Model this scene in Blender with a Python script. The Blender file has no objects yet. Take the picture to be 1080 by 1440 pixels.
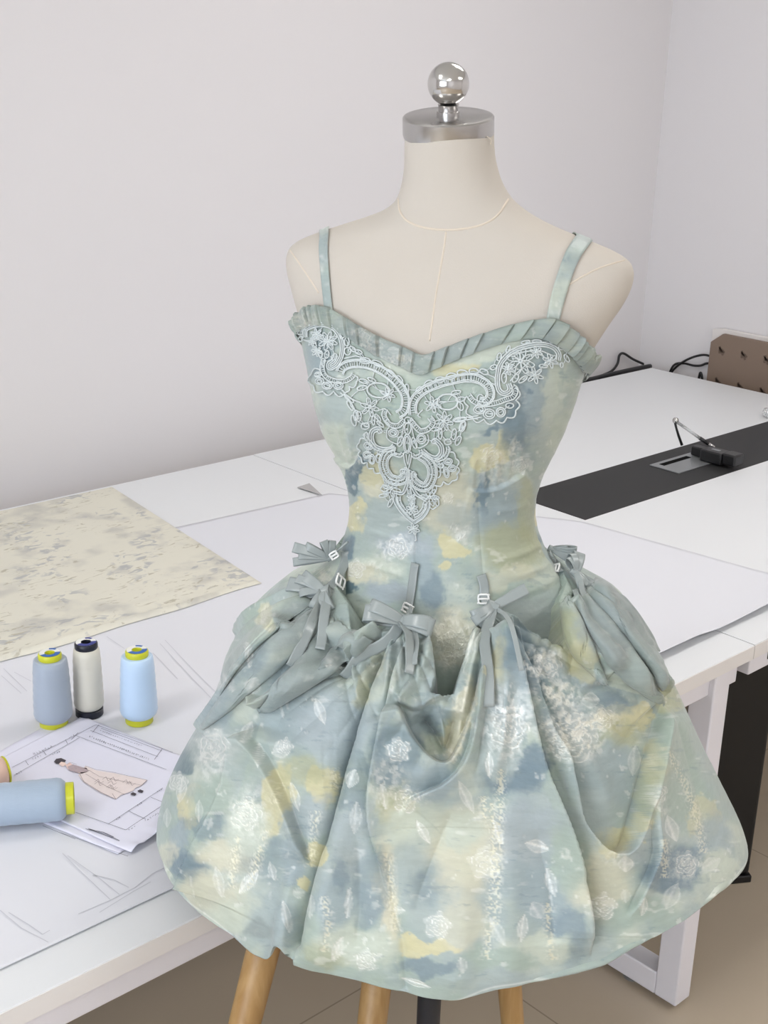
import bpy, bmesh, math, random
import numpy as np
from mathutils import Vector, Matrix
from mathutils.bvhtree import BVHTree

random.seed(7)
RNG = np.random.RandomState(11)
SC = bpy.context.scene
COL = SC.collection

# ------------------------------------------------------------------ camera
# world: x runs along the work table, y towards the back wall, z up, floor at 0
FPX = 1829.66
PITCH, ROLL, HEAD = math.radians(19.2063), math.radians(-1.7452), math.radians(43.198)
CAMZ, TABZ = 1.724, 0.75
FW = np.array([math.sin(HEAD), math.cos(HEAD), 0.0])      # horizontal viewing direction
RT = np.array([math.cos(HEAD), -math.sin(HEAD), 0.0])
UPV = np.array([0, 0, 1.0])
LOOK = FW * math.cos(PITCH) - UPV * math.sin(PITCH)
CUP0 = FW * math.sin(PITCH) + UPV * math.cos(PITCH)
CX = math.cos(ROLL) * RT - math.sin(ROLL) * CUP0
CY = math.sin(ROLL) * RT + math.cos(ROLL) * CUP0
CAMP = np.array([0, 0, CAMZ])

cam_d = bpy.data.cameras.new('camera')
cam = bpy.data.objects.new('camera', cam_d)
COL.objects.link(cam)
cam_d.sensor_fit = 'VERTICAL'
cam_d.sensor_height = 36.0
cam_d.lens = FPX / 1440 * 36
cam_d.clip_start = 0.05
cam.matrix_world = Matrix((
    (CX[0], CY[0], -LOOK[0], CAMP[0]),
    (CX[1], CY[1], -LOOK[1], CAMP[1]),
    (CX[2], CY[2], -LOOK[2], CAMP[2]),
    (0, 0, 0, 1)))
SC.camera = cam

# ------------------------------------------------------------------ light
SC.view_settings.view_transform = 'Standard'
SC.view_settings.look = 'None'
SC.view_settings.gamma = 1.0
SC.view_settings.use_curve_mapping = False
SC.view_settings.exposure = 0.10
world = bpy.data.worlds.new('world')
SC.world = world
world.use_nodes = True
wb = world.node_tree.nodes['Background']
wb.inputs[0].default_value = (0.75, 0.86, 1.0, 1)
wb.inputs[1].default_value = 3.0

def area(name, loc, rot, sx, sy, power, color):
    d = bpy.data.lights.new(name, 'AREA')
    d.shape = 'RECTANGLE'
    d.size, d.size_y, d.energy, d.color = sx, sy, power, color
    o = bpy.data.objects.new(name, d)
    o.location, o.rotation_euler = loc, rot
    COL.objects.link(o)
    return o

ROOM = dict(x0=-3.0, x1=3.75, y0=-2.6, y1=2.70, h=2.85)
PANELS = [(-0.9, 1.25), (2.3, 1.25), (-0.9, -1.15), (2.3, -1.15)]
PANEL_W, WINDOW_W = (6.0, 6.0, 12.0, 16.0), 54.0
for i, (px_, py_) in enumerate(PANELS):
    area('panel_lamp', (px_, py_, ROOM['h'] - 0.035), (0, 0, 0), 1.1, 0.5, PANEL_W[i], (1.0, 0.985, 0.965))
area('window_daylight', (ROOM['x0'] - 0.05, -0.2, 1.65), (0, math.radians(-90), 0), 1.5, 2.6, WINDOW_W, (0.86, 0.92, 1.0))

# ------------------------------------------------------------------ picture helpers
def ray(px, py):
    return LOOK + ((px - 540) / FPX) * CX - ((py - 720) / FPX) * CY

def atz(px, py, z=TABZ):
    r = ray(px, py)
    return CAMP + r * ((z - CAMZ) / r[2])

def atD(px, py, D):
    r = ray(px, py)
    return CAMP + r * (D / float(r @ FW))

def aty(px, py, y):
    r = ray(px, py)
    return CAMP + r * (y / r[1])

def atx(px, py, x):
    r = ray(px, py)
    return CAMP + r * (x / r[0])

def project(P):
    Q = np.asarray(P, float) - CAMP
    d = Q @ LOOK
    return np.stack([540 + FPX * (Q @ CX) / d, 720 - FPX * (Q @ CY) / d], -1)

def L2W(X, Y, Z):
    """lateral X, forward Y (both horizontal, from the camera's foot), height Z"""
    X, Y, Z = np.broadcast_arrays(X, Y, Z)
    return X[..., None] * RT + Y[..., None] * FW + Z[..., None] * UPV

# ------------------------------------------------------------------ object helpers
ORIG = {}

def empty(name, loc, label=None, cat=None, group=None):
    o = bpy.data.objects.new(name, None)
    o.empty_display_size = 0.05
    o.location = Vector([float(v) for v in loc])
    COL.objects.link(o)
    ORIG[o.name] = np.array(loc, float)
    if label:
        tag(o, label, cat, group)
    return o

def tag(o, label=None, cat=None, group=None, kind=None):
    if label: o['label'] = label
    if cat: o['category'] = cat
    if group: o['group'] = group
    if kind: o['kind'] = kind
    return o

def obj(name, verts, faces, mat, parent=None, smooth=True, label=None):
    v = np.asarray(verts, float).reshape(-1, 3)
    o0 = ORIG[parent.name] if parent is not None else np.zeros(3)
    me = bpy.data.meshes.new(name)
    me.from_pydata((v - o0).tolist(), [], [tuple(int(i) for i in f) for f in faces])
    me.update()
    if smooth:
        me.polygons.foreach_set('use_smooth', np.ones(len(me.polygons), bool))
    if mat: me.materials.append(mat)
    o = bpy.data.objects.new(name, me)
    COL.objects.link(o)
    if parent is not None:
        o.parent = parent
    ORIG[o.name] = o0
    if label: o['label'] = label
    return o

class MB:
    def __init__(s): s.v, s.f = [], []
    def add(s, v, f):
        n = len(s.v)
        s.v.extend([tuple(map(float, p)) for p in v])
        s.f.extend([tuple(int(i) + n for i in q) for q in f])
        return s
    def box(s, x0, x1, y0, y1, z0, z1):
        v = [(x0, y0, z0), (x1, y0, z0), (x1, y1, z0), (x0, y1, z0), (x0, y0, z1), (x1, y0, z1), (x1, y1, z1), (x0, y1, z1)]
        return s.add(v, [(0, 3, 2, 1), (4, 5, 6, 7), (0, 1, 5, 4), (1, 2, 6, 5), (2, 3, 7, 6), (3, 0, 4, 7)])
    def obox(s, c, ax, ay, az):
        """box with centre c and half-axis vectors"""
        c, ax, ay, az = [np.asarray(q, float) for q in (c, ax, ay, az)]
        v = [c + sx * ax + sy * ay + sz * az for sz in (-1, 1) for sx, sy in ((-1, -1), (1, -1), (1, 1), (-1, 1))]
        return s.add(v, [(0, 3, 2, 1), (4, 5, 6, 7), (0, 1, 5, 4), (1, 2, 6, 5), (2, 3, 7, 6), (3, 0, 4, 7)])
    def tube(s, pts, r, n=8, closed=False, caps=True):
        P = np.asarray(pts, float)
        m = len(P)
        R = np.broadcast_to(np.asarray(r, float), (m,))
        if closed:
            T = np.roll(P, -1, 0) - np.roll(P, 1, 0)
        else:
            T = np.gradient(P, axis=0)
        T /= np.linalg.norm(T, axis=1)[:, None] + 1e-12
        ref = np.array([0.3, 0.2, 0.93])
        if abs(T.mean(0) @ ref) > 0.9: ref = np.array([1.0, 0.1, 0])
        nrm = np.cross(T[0], ref); nrm /= np.linalg.norm(nrm) + 1e-12
        ang = np.linspace(0, 2 * np.pi, n, endpoint=False)
        V = []
        for i in range(m):
            nrm = nrm - T[i] * (nrm @ T[i]); nrm /= np.linalg.norm(nrm) + 1e-12
            b = np.cross(T[i], nrm)
            V.append(P[i] + R[i] * (np.cos(ang)[:, None] * nrm + np.sin(ang)[:, None] * b))
        V = np.concatenate(V)
        F = []
        for i in range(m if closed else m - 1):
            j = (i + 1) % m
            for k in range(n):
                F.append((i * n + k, i * n + (k + 1) % n, j * n + (k + 1) % n, j * n + k))
        if caps and not closed:
            F.append(tuple(range(n - 1, -1, -1)))
            F.append(tuple((m - 1) * n + k for k in range(n)))
        return s.add(V, F)
    def lathe(s, prof, c, axis=(0, 0, 1), n=48, caps=True):
        """profile of (radius, height) about an axis through c"""
        a = np.asarray(axis, float); a /= np.linalg.norm(a)
        u = np.cross(a, (0.31, 0.87, 0.39) if abs(a[2]) > 0.5 else (0, 0, 1)); u /= np.linalg.norm(u)
        w = np.cross(a, u)
        ang = np.linspace(0, 2 * np.pi, n, endpoint=False)
        d = np.cos(ang)[:, None] * u + np.sin(ang)[:, None] * w
        V = np.concatenate([np.asarray(c, float) + a * h + d * r for r, h in prof])
        F = []
        for i in range(len(prof) - 1):
            for k in range(n):
                F.append((i * n + k, i * n + (k + 1) % n, (i + 1) * n + (k + 1) % n, (i + 1) * n + k))
        if caps:
            if prof[0][0] > 1e-5: F.append(tuple(range(n - 1, -1, -1)))
            if prof[-1][0] > 1e-5: F.append(tuple((len(prof) - 1) * n + k for k in range(n)))
        return s.add(V, F)
    def build(s, name, mat, parent=None, smooth=False, label=None):
        return obj(name, s.v, s.f, mat, parent, smooth, label)

def sharp(o, deg=35, bevel=0.0, seg=2):
    """smooth shading that keeps hard edges, with an optional small bevel"""
    if bevel:
        m = o.modifiers.new('bevel', 'BEVEL'); m.width = bevel; m.segments = seg; m.limit_method = 'ANGLE'
        m.angle_limit = math.radians(40)
    me = o.data
    me.polygons.foreach_set('use_smooth', np.ones(len(me.polygons), bool))
    me.set_sharp_from_angle(angle=math.radians(deg))
    return o

def grid_faces(nu, nv, wrap=False):
    """rows nv, columns nu; wrap joins the last column to the first"""
    i = np.arange(nv - 1)[:, None]; j = np.arange(nu if wrap else nu - 1)[None, :]
    j2 = (j + 1) % nu
    return np.stack(np.broadcast_arrays(i * nu + j, i * nu + j2, (i + 1) * nu + j2, (i + 1) * nu + j), -1).reshape(-1, 4)

def fast_mesh(name, V, F, mat, parent=None, attrs=None):
    o0 = ORIG[parent.name] if parent is not None else np.zeros(3)
    me = bpy.data.meshes.new(name)
    V = (V.reshape(-1, 3) - o0).astype(np.float32)
    F = np.asarray(F, np.int32)
    me.vertices.add(len(V)); me.vertices.foreach_set('co', V.ravel())
    me.loops.add(F.size); me.loops.foreach_set('vertex_index', F.ravel())
    me.polygons.add(len(F))
    me.polygons.foreach_set('loop_start', np.arange(0, F.size, F.shape[1], dtype=np.int32))
    me.polygons.foreach_set('use_smooth', np.ones(len(F), bool))
    me.update(calc_edges=True)
    me.validate()
    for k, a in (attrs or {}).items():
        if a.ndim == 2:
            at = me.attributes.new(k, 'FLOAT_COLOR', 'POINT')
            at.data.foreach_set('color', np.concatenate([a, np.ones((len(a), 1))], 1).astype(np.float32).ravel())
        else:
            at = me.attributes.new(k, 'FLOAT', 'POINT')
            at.data.foreach_set('value', a.astype(np.float32))
    if mat: me.materials.append(mat)
    o = bpy.data.objects.new(name, me)
    COL.objects.link(o)
    if parent is not None: o.parent = parent
    ORIG[o.name] = o0
    return o

def bvh(V, F):
    return BVHTree.FromPolygons([Vector(p) for p in np.asarray(V, float).reshape(-1, 3).tolist()], [list(f) for f in np.asarray(F).tolist()])

# ------------------------------------------------------------------ noise (numpy)
def vnoise(x, y, seed=0):
    r = np.random.RandomState(seed).rand(256, 256)
    xi, yi = np.floor(x).astype(int), np.floor(y).astype(int)
    fx, fy = x - xi, y - yi
    fx, fy = fx * fx * (3 - 2 * fx), fy * fy * (3 - 2 * fy)
    g = lambda a, b: r[a & 255, b & 255]
    return (g(xi, yi) * (1 - fx) + g(xi + 1, yi) * fx) * (1 - fy) + (g(xi, yi + 1) * (1 - fx) + g(xi + 1, yi + 1) * fx) * fy

def fbm(x, y, seed=0, oct=4):
    a, t, s = 0.5, 0.0, 0.0
    for k in range(oct):
        t = t + a * vnoise(x * 2 ** k + 17.3 * k, y * 2 ** k - 9.1 * k, seed + k); s += a; a *= 0.55
    return t / s

def sstep(a, b, x):
    t = np.clip((x - a) / (b - a + 1e-12), 0, 1)
    return t * t * (3 - 2 * t)

def srgb(*c):
    c = np.array(c, float) / 255
    return np.where(c <= 0.04045, c / 12.92, ((c + 0.055) / 1.055) ** 2.4)

def spline(pts, n=8, closed=False):
    """Catmull-Rom through 2D/3D points"""
    P = np.asarray(pts, float)
    m = len(P)
    if m < 3 and not closed:
        t = np.linspace(0, 1, n + 1)[:, None]
        return P[0] * (1 - t) + P[-1] * t
    out = []
    rng_ = range(m) if closed else range(m - 1)
    for i in rng_:
        if closed:
            p0, p1, p2, p3 = P[(i - 1) % m], P[i], P[(i + 1) % m], P[(i + 2) % m]
        else:
            p1, p2 = P[i], P[i + 1]
            p0 = P[i - 1] if i else 2 * p1 - p2
            p3 = P[i + 2] if i + 2 < m else 2 * p2 - p1
        t = np.linspace(0, 1, n, endpoint=False)[:, None]
        out.append(0.5 * (2 * p1 + (p2 - p0) * t + (2 * p0 - 5 * p1 + 4 * p2 - p3) * t ** 2 + (3 * p1 - p0 - 3 * p2 + p3) * t ** 3))
    if not closed: out.append(P[-1:])
    return np.concatenate(out)

# ------------------------------------------------------------------ materials
def mat(name, color, rough=0.5, metal=0.0, vary=0.04, scale=30.0, bump=0.0, bscale=200.0, **kw):
    m = bpy.data.materials.new(name)
    m.use_nodes = True
    nt = m.node_tree; N = nt.nodes; L = nt.links
    b = N['Principled BSDF']
    b.inputs['Roughness'].default_value = rough
    b.inputs['Metallic'].default_value = metal
    for k, v in kw.items():
        b.inputs[k.replace('_', ' ')].default_value = v
    tc = N.new('ShaderNodeTexCoord')
    nz = N.new('ShaderNodeTexNoise'); nz.inputs['Scale'].default_value = scale; nz.inputs['Detail'].default_value = 4
    L.new(tc.outputs['Object'], nz.inputs['Vector'])
    mix = N.new('ShaderNodeMix'); mix.data_type = 'RGBA'
    c = np.array(color, float)
    mix.inputs[6].default_value = (*np.clip(c * (1 - vary), 0, 1), 1)
    mix.inputs[7].default_value = (*np.clip(c * (1 + vary), 0, 1), 1)
    L.new(nz.outputs[0], mix.inputs[0]); L.new(mix.outputs[2], b.inputs['Base Color'])
    if bump:
        n2 = N.new('ShaderNodeTexNoise'); n2.inputs['Scale'].default_value = bscale; n2.inputs['Detail'].default_value = 3
        L.new(tc.outputs['Object'], n2.inputs['Vector'])
        bp = N.new('ShaderNodeBump'); bp.inputs['Strength'].default_value = bump; bp.inputs['Distance'].default_value = 0.002
        L.new(n2.outputs[0], bp.inputs['Height']); L.new(bp.outputs[0], b.inputs['Normal'])
    return m

M = {}
M['wall'] = mat('wall_paint', srgb(221, 218, 219), 0.75, vary=0.012, scale=1.5, bump=0.05, bscale=300)
M['ceiling'] = mat('ceiling_paint', srgb(235, 235, 233), 0.85)
M['trim'] = mat('skirting_white', srgb(215, 213, 210), 0.5)
M['laminate'] = mat('white_laminate', srgb(225, 227, 229), 0.38, vary=0.008, scale=4)
M['edge'] = mat('cream_edge_band', srgb(233, 230, 228), 0.45, vary=0.01)
M['frame'] = mat('white_powder_coat', srgb(230, 228, 234), 0.4, vary=0.02)
M['strip'] = mat('black_inlay', srgb(34, 34, 35), 0.6, vary=0.06, scale=12)
M['matteblack'] = mat('matte_black', srgb(10, 10, 10), 0.95, Specular_IOR_Level=0.1)
M['groove'] = mat('dark_groove', srgb(70, 68, 66), 0.7)
M['black'] = mat('black_plastic', srgb(22, 22, 24), 0.35, vary=0.1)
M['blackmet'] = mat('black_metal', srgb(9, 9, 11), 0.45, vary=0.15, scale=60)
M['postblack'] = mat('post_black', srgb(38, 40, 48), 0.4, vary=0.1)
M['steelgrey'] = mat('grey_anodised', srgb(150, 153, 155), 0.35, 0.6)
M['chrome'] = mat('brushed_chrome', srgb(205, 203, 200), 0.14, 1.0, vary=0.02)
M['brushed'] = mat('brushed_steel', srgb(190, 188, 186), 0.24, 1.0, vary=0.03)
M['linen'] = mat('cream_jersey', srgb(197, 190, 180), 0.85, vary=0.03, scale=14, bump=0.12, bscale=900)
M['seam'] = mat('cream_seam', srgb(214, 203, 187), 0.8)
M['paper'] = mat('white_paper', srgb(219, 220, 226), 0.7, vary=0.008, scale=5)
M['sheet'] = mat('print_paper', srgb(222, 222, 236), 0.7, vary=0.008)
M['ink'] = mat('grey_ink', srgb(118, 118, 130), 0.8)
M['pencil'] = mat('pencil_line', srgb(196, 197, 204), 0.8)
M['darkink'] = mat('dark_ink', srgb(72, 66, 72), 0.8)
M['yellow'] = mat('yellow_plastic', srgb(202, 204, 48), 0.35)
M['label_blue'] = mat('label_blue', srgb(40, 96, 170), 0.45)
M['label_white'] = mat('label_white', srgb(232, 232, 226), 0.45)
M['navy'] = mat('navy_plastic', srgb(26, 28, 42), 0.35)
M['label_navy'] = mat('label_navy', srgb(38, 48, 130), 0.4)
M['ribbon'] = mat('grey_satin', srgb(152, 160, 159), 0.25, vary=0.04, scale=60, Sheen_Weight=0.15)
M['lace'] = mat('lace_thread', srgb(201, 209, 209), 0.55, vary=0.05, scale=300)
M['white'] = mat('white_enamel', srgb(240, 240, 238), 0.3)
M['clear'] = mat('clear_plastic', srgb(235, 238, 238), 0.12, Transmission_Weight=0.75, IOR=1.45)
M['board'] = mat('brown_board', srgb(128, 110, 96), 0.6, vary=0.06, scale=8)
M['boardmark'] = mat('board_mark', srgb(98, 82, 71), 0.7)
M['foam'] = mat('white_foam', srgb(222, 217, 214), 0.7)

def floor_mat():
    m = mat('floor_tile', srgb(188, 174, 154), 0.32, vary=0.05, scale=2.5)
    nt = m.node_tree; N = nt.nodes; L = nt.links; b = N['Principled BSDF']
    src = b.inputs['Base Color'].links[0].from_socket
    tc = N.new('ShaderNodeTexCoord'); mp = N.new('ShaderNodeMapping')
    mp.inputs['Location'].default_value = (-0.045, 0.055, 0)
    L.new(tc.outputs['Object'], mp.inputs['Vector'])
    br = N.new('ShaderNodeTexBrick')
    br.offset = 0.0
    br.inputs['Scale'].default_value = 1.0
    br.inputs['Brick Width'].default_value = 0.8; br.inputs['Row Height'].default_value = 0.8
    br.inputs['Mortar Size'].default_value = 0.0018
    br.inputs['Color1'].default_value = (1, 1, 1, 1); br.inputs['Color2'].default_value = (0.97, 0.97, 0.97, 1)
    br.inputs['Mortar'].default_value = (0.62, 0.6, 0.58, 1)
    L.new(mp.outputs[0], br.inputs['Vector'])
    mx = N.new('ShaderNodeMix'); mx.data_type = 'RGBA'; mx.blend_type = 'MULTIPLY'; mx.inputs[0].default_value = 1
    L.new(src, mx.inputs[6]); L.new(br.outputs[0], mx.inputs[7]); L.new(mx.outputs[2], b.inputs['Base Color'])
    return m
M['floor'] = floor_mat()

def wood_mat():
    m = mat('oak_wood', srgb(188, 142, 84), 0.42)
    nt = m.node_tree; N = nt.nodes; L = nt.links; b = N['Principled BSDF']
    tc = N.new('ShaderNodeTexCoord'); mp = N.new('ShaderNodeMapping'); mp.inputs['Scale'].default_value = (60, 60, 5)
    L.new(tc.outputs['Object'], mp.inputs['Vector'])
    nz = N.new('ShaderNodeTexNoise'); nz.inputs['Scale'].default_value = 1.4; nz.inputs['Detail'].default_value = 5; nz.inputs['Distortion'].default_value = 0.6
    L.new(mp.outputs[0], nz.inputs['Vector'])
    rp = N.new('ShaderNodeValToRGB')
    rp.color_ramp.elements[0].position = 0.35; rp.color_ramp.elements[0].color = (*srgb(156, 120, 72), 1)
    rp.color_ramp.elements[1].position = 0.65; rp.color_ramp.elements[1].color = (*srgb(174, 140, 92), 1)
    L.new(nz.outputs[0], rp.inputs[0]); L.new(rp.outputs[0], b.inputs['Base Color'])
    return m
M['wood'] = wood_mat()

def thread_mat(name, color, sheen=0.25):
    m = mat(name, color, 0.42, vary=0.03, scale=20, Sheen_Weight=sheen)
    nt = m.node_tree; N = nt.nodes; L = nt.links; b = N['Principled BSDF']
    tc = N.new('ShaderNodeTexCoord')
    wv = N.new('ShaderNodeTexWave'); wv.bands_direction = 'Z'; wv.inputs['Scale'].default_value = 260; wv.inputs['Distortion'].default_value = 1.2
    L.new(tc.outputs['Object'], wv.inputs['Vector'])
    bp = N.new('ShaderNodeBump'); bp.inputs['Strength'].default_value = 0.25; bp.inputs['Distance'].default_value = 0.0006
    L.new(wv.outputs[0], bp.inputs['Height']); L.new(bp.outputs[0], b.inputs['Normal'])
    return m
M['thread_slate'] = thread_mat('thread_slate', srgb(162, 173, 188))
M['thread_cream'] = thread_mat('thread_cream', srgb(214, 210, 198))
M['thread_sky'] = thread_mat('thread_sky', srgb(190, 214, 240))
M['thread_steel'] = thread_mat('thread_steel', srgb(162, 178, 196))
M['thread_peach'] = thread_mat('thread_peach', srgb(226, 190, 172))

def floral_mat():
    """cream cotton printed with loose grey blossoms"""
    m = mat('cream_floral_cotton', srgb(219, 216, 202), 0.85, vary=0.02, scale=6, bump=0.1, bscale=700)
    nt = m.node_tree; N = nt.nodes; L = nt.links; b = N['Principled BSDF']
    src = b.inputs['Base Color'].links[0].from_socket
    tc = N.new('ShaderNodeTexCoord')
    def layer(src, scale, lo, hi, color, fac, stretch=(1, 1, 1), clump=6.0, clo=0.48, chi=0.6, dist=0.0):
        mp = N.new('ShaderNodeMapping'); mp.inputs['Scale'].default_value = stretch
        L.new(tc.outputs['Object'], mp.inputs['Vector'])
        a = N.new('ShaderNodeTexNoise'); a.inputs['Scale'].default_value = scale; a.inputs['Detail'].default_value = 3; a.inputs['Distortion'].default_value = dist
        c = N.new('ShaderNodeTexNoise'); c.inputs['Scale'].default_value = clump; c.inputs['Detail'].default_value = 2
        L.new(mp.outputs[0], a.inputs['Vector']); L.new(tc.outputs['Object'], c.inputs['Vector'])
        r1 = N.new('ShaderNodeMapRange'); r1.inputs[1].default_value = lo; r1.inputs[2].default_value = hi
        r2 = N.new('ShaderNodeMapRange'); r2.inputs[1].default_value = clo; r2.inputs[2].default_value = chi
        L.new(a.outputs[0], r1.inputs[0]); L.new(c.outputs[0], r2.inputs[0])
        mu = N.new('ShaderNodeMath'); mu.operation = 'MULTIPLY'; L.new(r1.outputs[0], mu.inputs[0]); L.new(r2.outputs[0], mu.inputs[1])
        m2 = N.new('ShaderNodeMath'); m2.operation = 'MULTIPLY'; L.new(mu.outputs[0], m2.inputs[0]); m2.inputs[1].default_value = fac
        mx = N.new('ShaderNodeMix'); mx.data_type = 'RGBA'
        L.new(m2.outputs[0], mx.inputs[0]); L.new(src, mx.inputs[6]); mx.inputs[7].default_value = (*color, 1)
        return mx.outputs[2]
    s = layer(src, 14, 0.45, 0.62, srgb(192, 190, 182), 0.85, clump=7)
    s = layer(s, 32, 0.53, 0.61, srgb(156, 159, 165), 0.62, stretch=(1, 1.6, 1), clump=8, clo=0.5, chi=0.58, dist=0.8)
    s = layer(s, 60, 0.6, 0.64, srgb(176, 170, 150), 0.8, stretch=(0.5, 1.6, 1), clump=11, clo=0.45, chi=0.55, dist=1.2)
    L.new(s, b.inputs['Base Color'])
    return m
M['floral'] = floral_mat()

def dress_mat(name, trans=0.0):
    m = bpy.data.materials.new(name); m.use_nodes = True
    nt = m.node_tree; N = nt.nodes; L = nt.links; b = N['Principled BSDF']
    at = N.new('ShaderNodeAttribute'); at.attribute_name = 'tint'
    fo = N.new('ShaderNodeAttribute'); fo.attribute_name = 'foil'
    tc = N.new('ShaderNodeTexCoord')
    # fine brushed streaks in the print
    mp = N.new('ShaderNodeMapping'); mp.inputs['Scale'].default_value = (1, 1, 4.5)
    L.new(tc.outputs['Object'], mp.inputs['Vector'])
    nz = N.new('ShaderNodeTexNoise'); nz.inputs['Scale'].default_value = 38; nz.inputs['Detail'].default_value = 6; nz.inputs['Roughness'].default_value = 0.62
    L.new(mp.outputs[0], nz.inputs['Vector'])
    mr = N.new('ShaderNodeMapRange'); mr.inputs[1].default_value = 0.25; mr.inputs[2].default_value = 0.75; mr.inputs[3].default_value = 0.85; mr.inputs[4].default_value = 1.01
    L.new(nz.outputs[0], mr.inputs[0])
    mu = N.new('ShaderNodeVectorMath'); mu.operation = 'SCALE'
    L.new(at.outputs['Color'], mu.inputs[0]); L.new(mr.outputs[0], mu.inputs['Scale'])
    L.new(mu.outputs[0], b.inputs['Base Color'])
    r = N.new('ShaderNodeMapRange'); r.inputs[3].default_value = 0.5; r.inputs[4].default_value = 0.3
    L.new(fo.outputs['Fac'], r.inputs[0]); L.new(r.outputs[0], b.inputs['Roughness'])
    me = N.new('ShaderNodeMath'); me.operation = 'MULTIPLY'; me.inputs[1].default_value = 0.35
    L.new(fo.outputs['Fac'], me.inputs[0]); L.new(me.outputs[0], b.inputs['Metallic'])
    b.inputs['Sheen Weight'].default_value = 0.25
    b.inputs['Sheen Roughness'].default_value = 0.4
    n2 = N.new('ShaderNodeTexNoise'); n2.inputs['Scale'].default_value = 420; n2.inputs['Detail'].default_value = 2
    L.new(tc.outputs['Object'], n2.inputs['Vector'])
    n3 = N.new('ShaderNodeTexNoise'); n3.inputs['Scale'].default_value = 55; n3.inputs['Detail'].default_value = 3
    L.new(tc.outputs['Object'], n3.inputs['Vector'])
    h1 = N.new('ShaderNodeMath'); h1.operation = 'MULTIPLY'; L.new(n2.outputs[0], h1.inputs[0]); L.new(fo.outputs['Fac'], h1.inputs[1])
    h2 = N.new('ShaderNodeMath'); h2.operation = 'ADD'; L.new(h1.outputs[0], h2.inputs[0]); L.new(n3.outputs[0], h2.inputs[1])
    bp = N.new('ShaderNodeBump'); bp.inputs['Strength'].default_value = 0.35; bp.inputs['Distance'].default_value = 0.004
    L.new(h2.outputs[0], bp.inputs['Height']); L.new(bp.outputs[0], b.inputs['Normal'])
    return m
M['dress'] = dress_mat('watercolour_jacquard')

# ================================================================== the room
x0, x1, y0, y1, RH = ROOM['x0'], ROOM['x1'], ROOM['y0'], ROOM['y1'], ROOM['h']
def struct(name, mb, m, **k):
    o = mb.build(name, m); o['kind'] = 'structure'; return o
struct('floor', MB().box(x0 - .2, x1 + .2, y0 - .2, y1 + .2, -0.1, 0), M['floor'])
struct('ceiling', MB().box(x0 - .2, x1 + .2, y0 - .2, y1 + .2, RH, RH + .1), M['ceiling'])
struct('wall_back', MB().box(x0 - .2, x1 + .2, y1, y1 + .15, 0, RH), M['wall'])
struct('wall_right', MB().box(x1, x1 + .15, y0, y1, 0, RH), M['wall'])
struct('wall_front', MB().box(x0 - .2, x1 + .2, y0 - .15, y0, 0, RH), M['wall'])
wl = MB()
wl.box(x0 - .15, x0, y0, -1.55, 0, RH); wl.box(x0 - .15, x0, 1.15, y1, 0, RH)
wl.box(x0 - .15, x0, -1.55, 1.15, 0, 0.85); wl.box(x0 - .15, x0, -1.55, 1.15, 2.45, RH)
struct('wall_left', wl, M['wall'])
wf = MB()
for a, b_ in ((-1.55, -1.49), (-0.23, -0.17), (1.09, 1.15)): wf.box(x0 - .1, x0 - .04, a, b_, .85, 2.45)
wf.box(x0 - .1, x0 - .04, -1.55, 1.15, .85, .91); wf.box(x0 - .1, x0 - .04, -1.55, 1.15, 2.39, 2.45)
struct('window_1', wf, M['frame'])
struct('baseboard_back', MB().box(x0, x1, y1 - .012, y1, 0, .09), M['trim'])
struct('baseboard_right', MB().box(x1 - .012, x1, y0, y1 - .012, 0, .09), M['trim'])

em = bpy.data.materials.new('panel_diffuser'); em.use_nodes = True
eb = em.node_tree.nodes['Principled BSDF']
eb.inputs['Emission Color'].default_value = (1, .97, .94, 1); eb.inputs['Emission Strength'].default_value = 6
for i, (a, b_) in enumerate(PANELS):
    where = ['over the left end of the work table', 'over the right-hand table', 'near the window', 'behind the camera on the right'][i]
    t = empty('ceiling_light', (a, b_, RH), 'white rectangular ceiling light panel ' + where, 'ceiling light', 'ceiling light panels')
    fr = MB()
    fr.box(a - .6, a + .6, b_ - .3, b_ - .26, RH - .03, RH); fr.box(a - .6, a + .6, b_ + .26, b_ + .3, RH - .03, RH)
    fr.box(a - .6, a - .56, b_ - .26, b_ + .26, RH - .03, RH); fr.box(a + .56, a + .6, b_ - .26, b_ + .26, RH - .03, RH)
    fr.build('light_frame', M['frame'], t)
    MB().box(a - .56, a + .56, b_ - .26, b_ + .26, RH - .02, RH - .001).build('diffuser', em, t)

# ================================================================== work tables
YF, YB, XSEAM, XEND = 1.095, 2.577, 1.95, 3.655
T_TH = 0.028

def leg_frame(root, xa, xb):
    """closed rectangular steel loop standing across the table"""
    a, b_ = YF + 0.004, YB - 0.01
    s = 0.05
    f = MB()
    f.box(xa, xb, a, a + s, 0.012, TABZ - T_TH)
    f.box(xa, xb, b_ - s, b_, 0.012, TABZ - T_TH)
    f.box(xa, xb, a + s, b_ - s, 0.012, 0.012 + s)
    f.box(xa, xb, a + s, b_ - s, TABZ - T_TH - s, TABZ - T_TH)
    o = sharp(f.build('leg_frame', M['frame'], root), bevel=0.003)
    for y in (a + 0.12, b_ - 0.12):
        MB().lathe([(0.018, 0), (0.018, 0.006), (0.006, 0.008), (0.006, 0.014)], ((xa + xb) / 2, y, 0), n=20).build('levelling_foot', M['steelgrey'], o, smooth=False)
    return o

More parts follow.
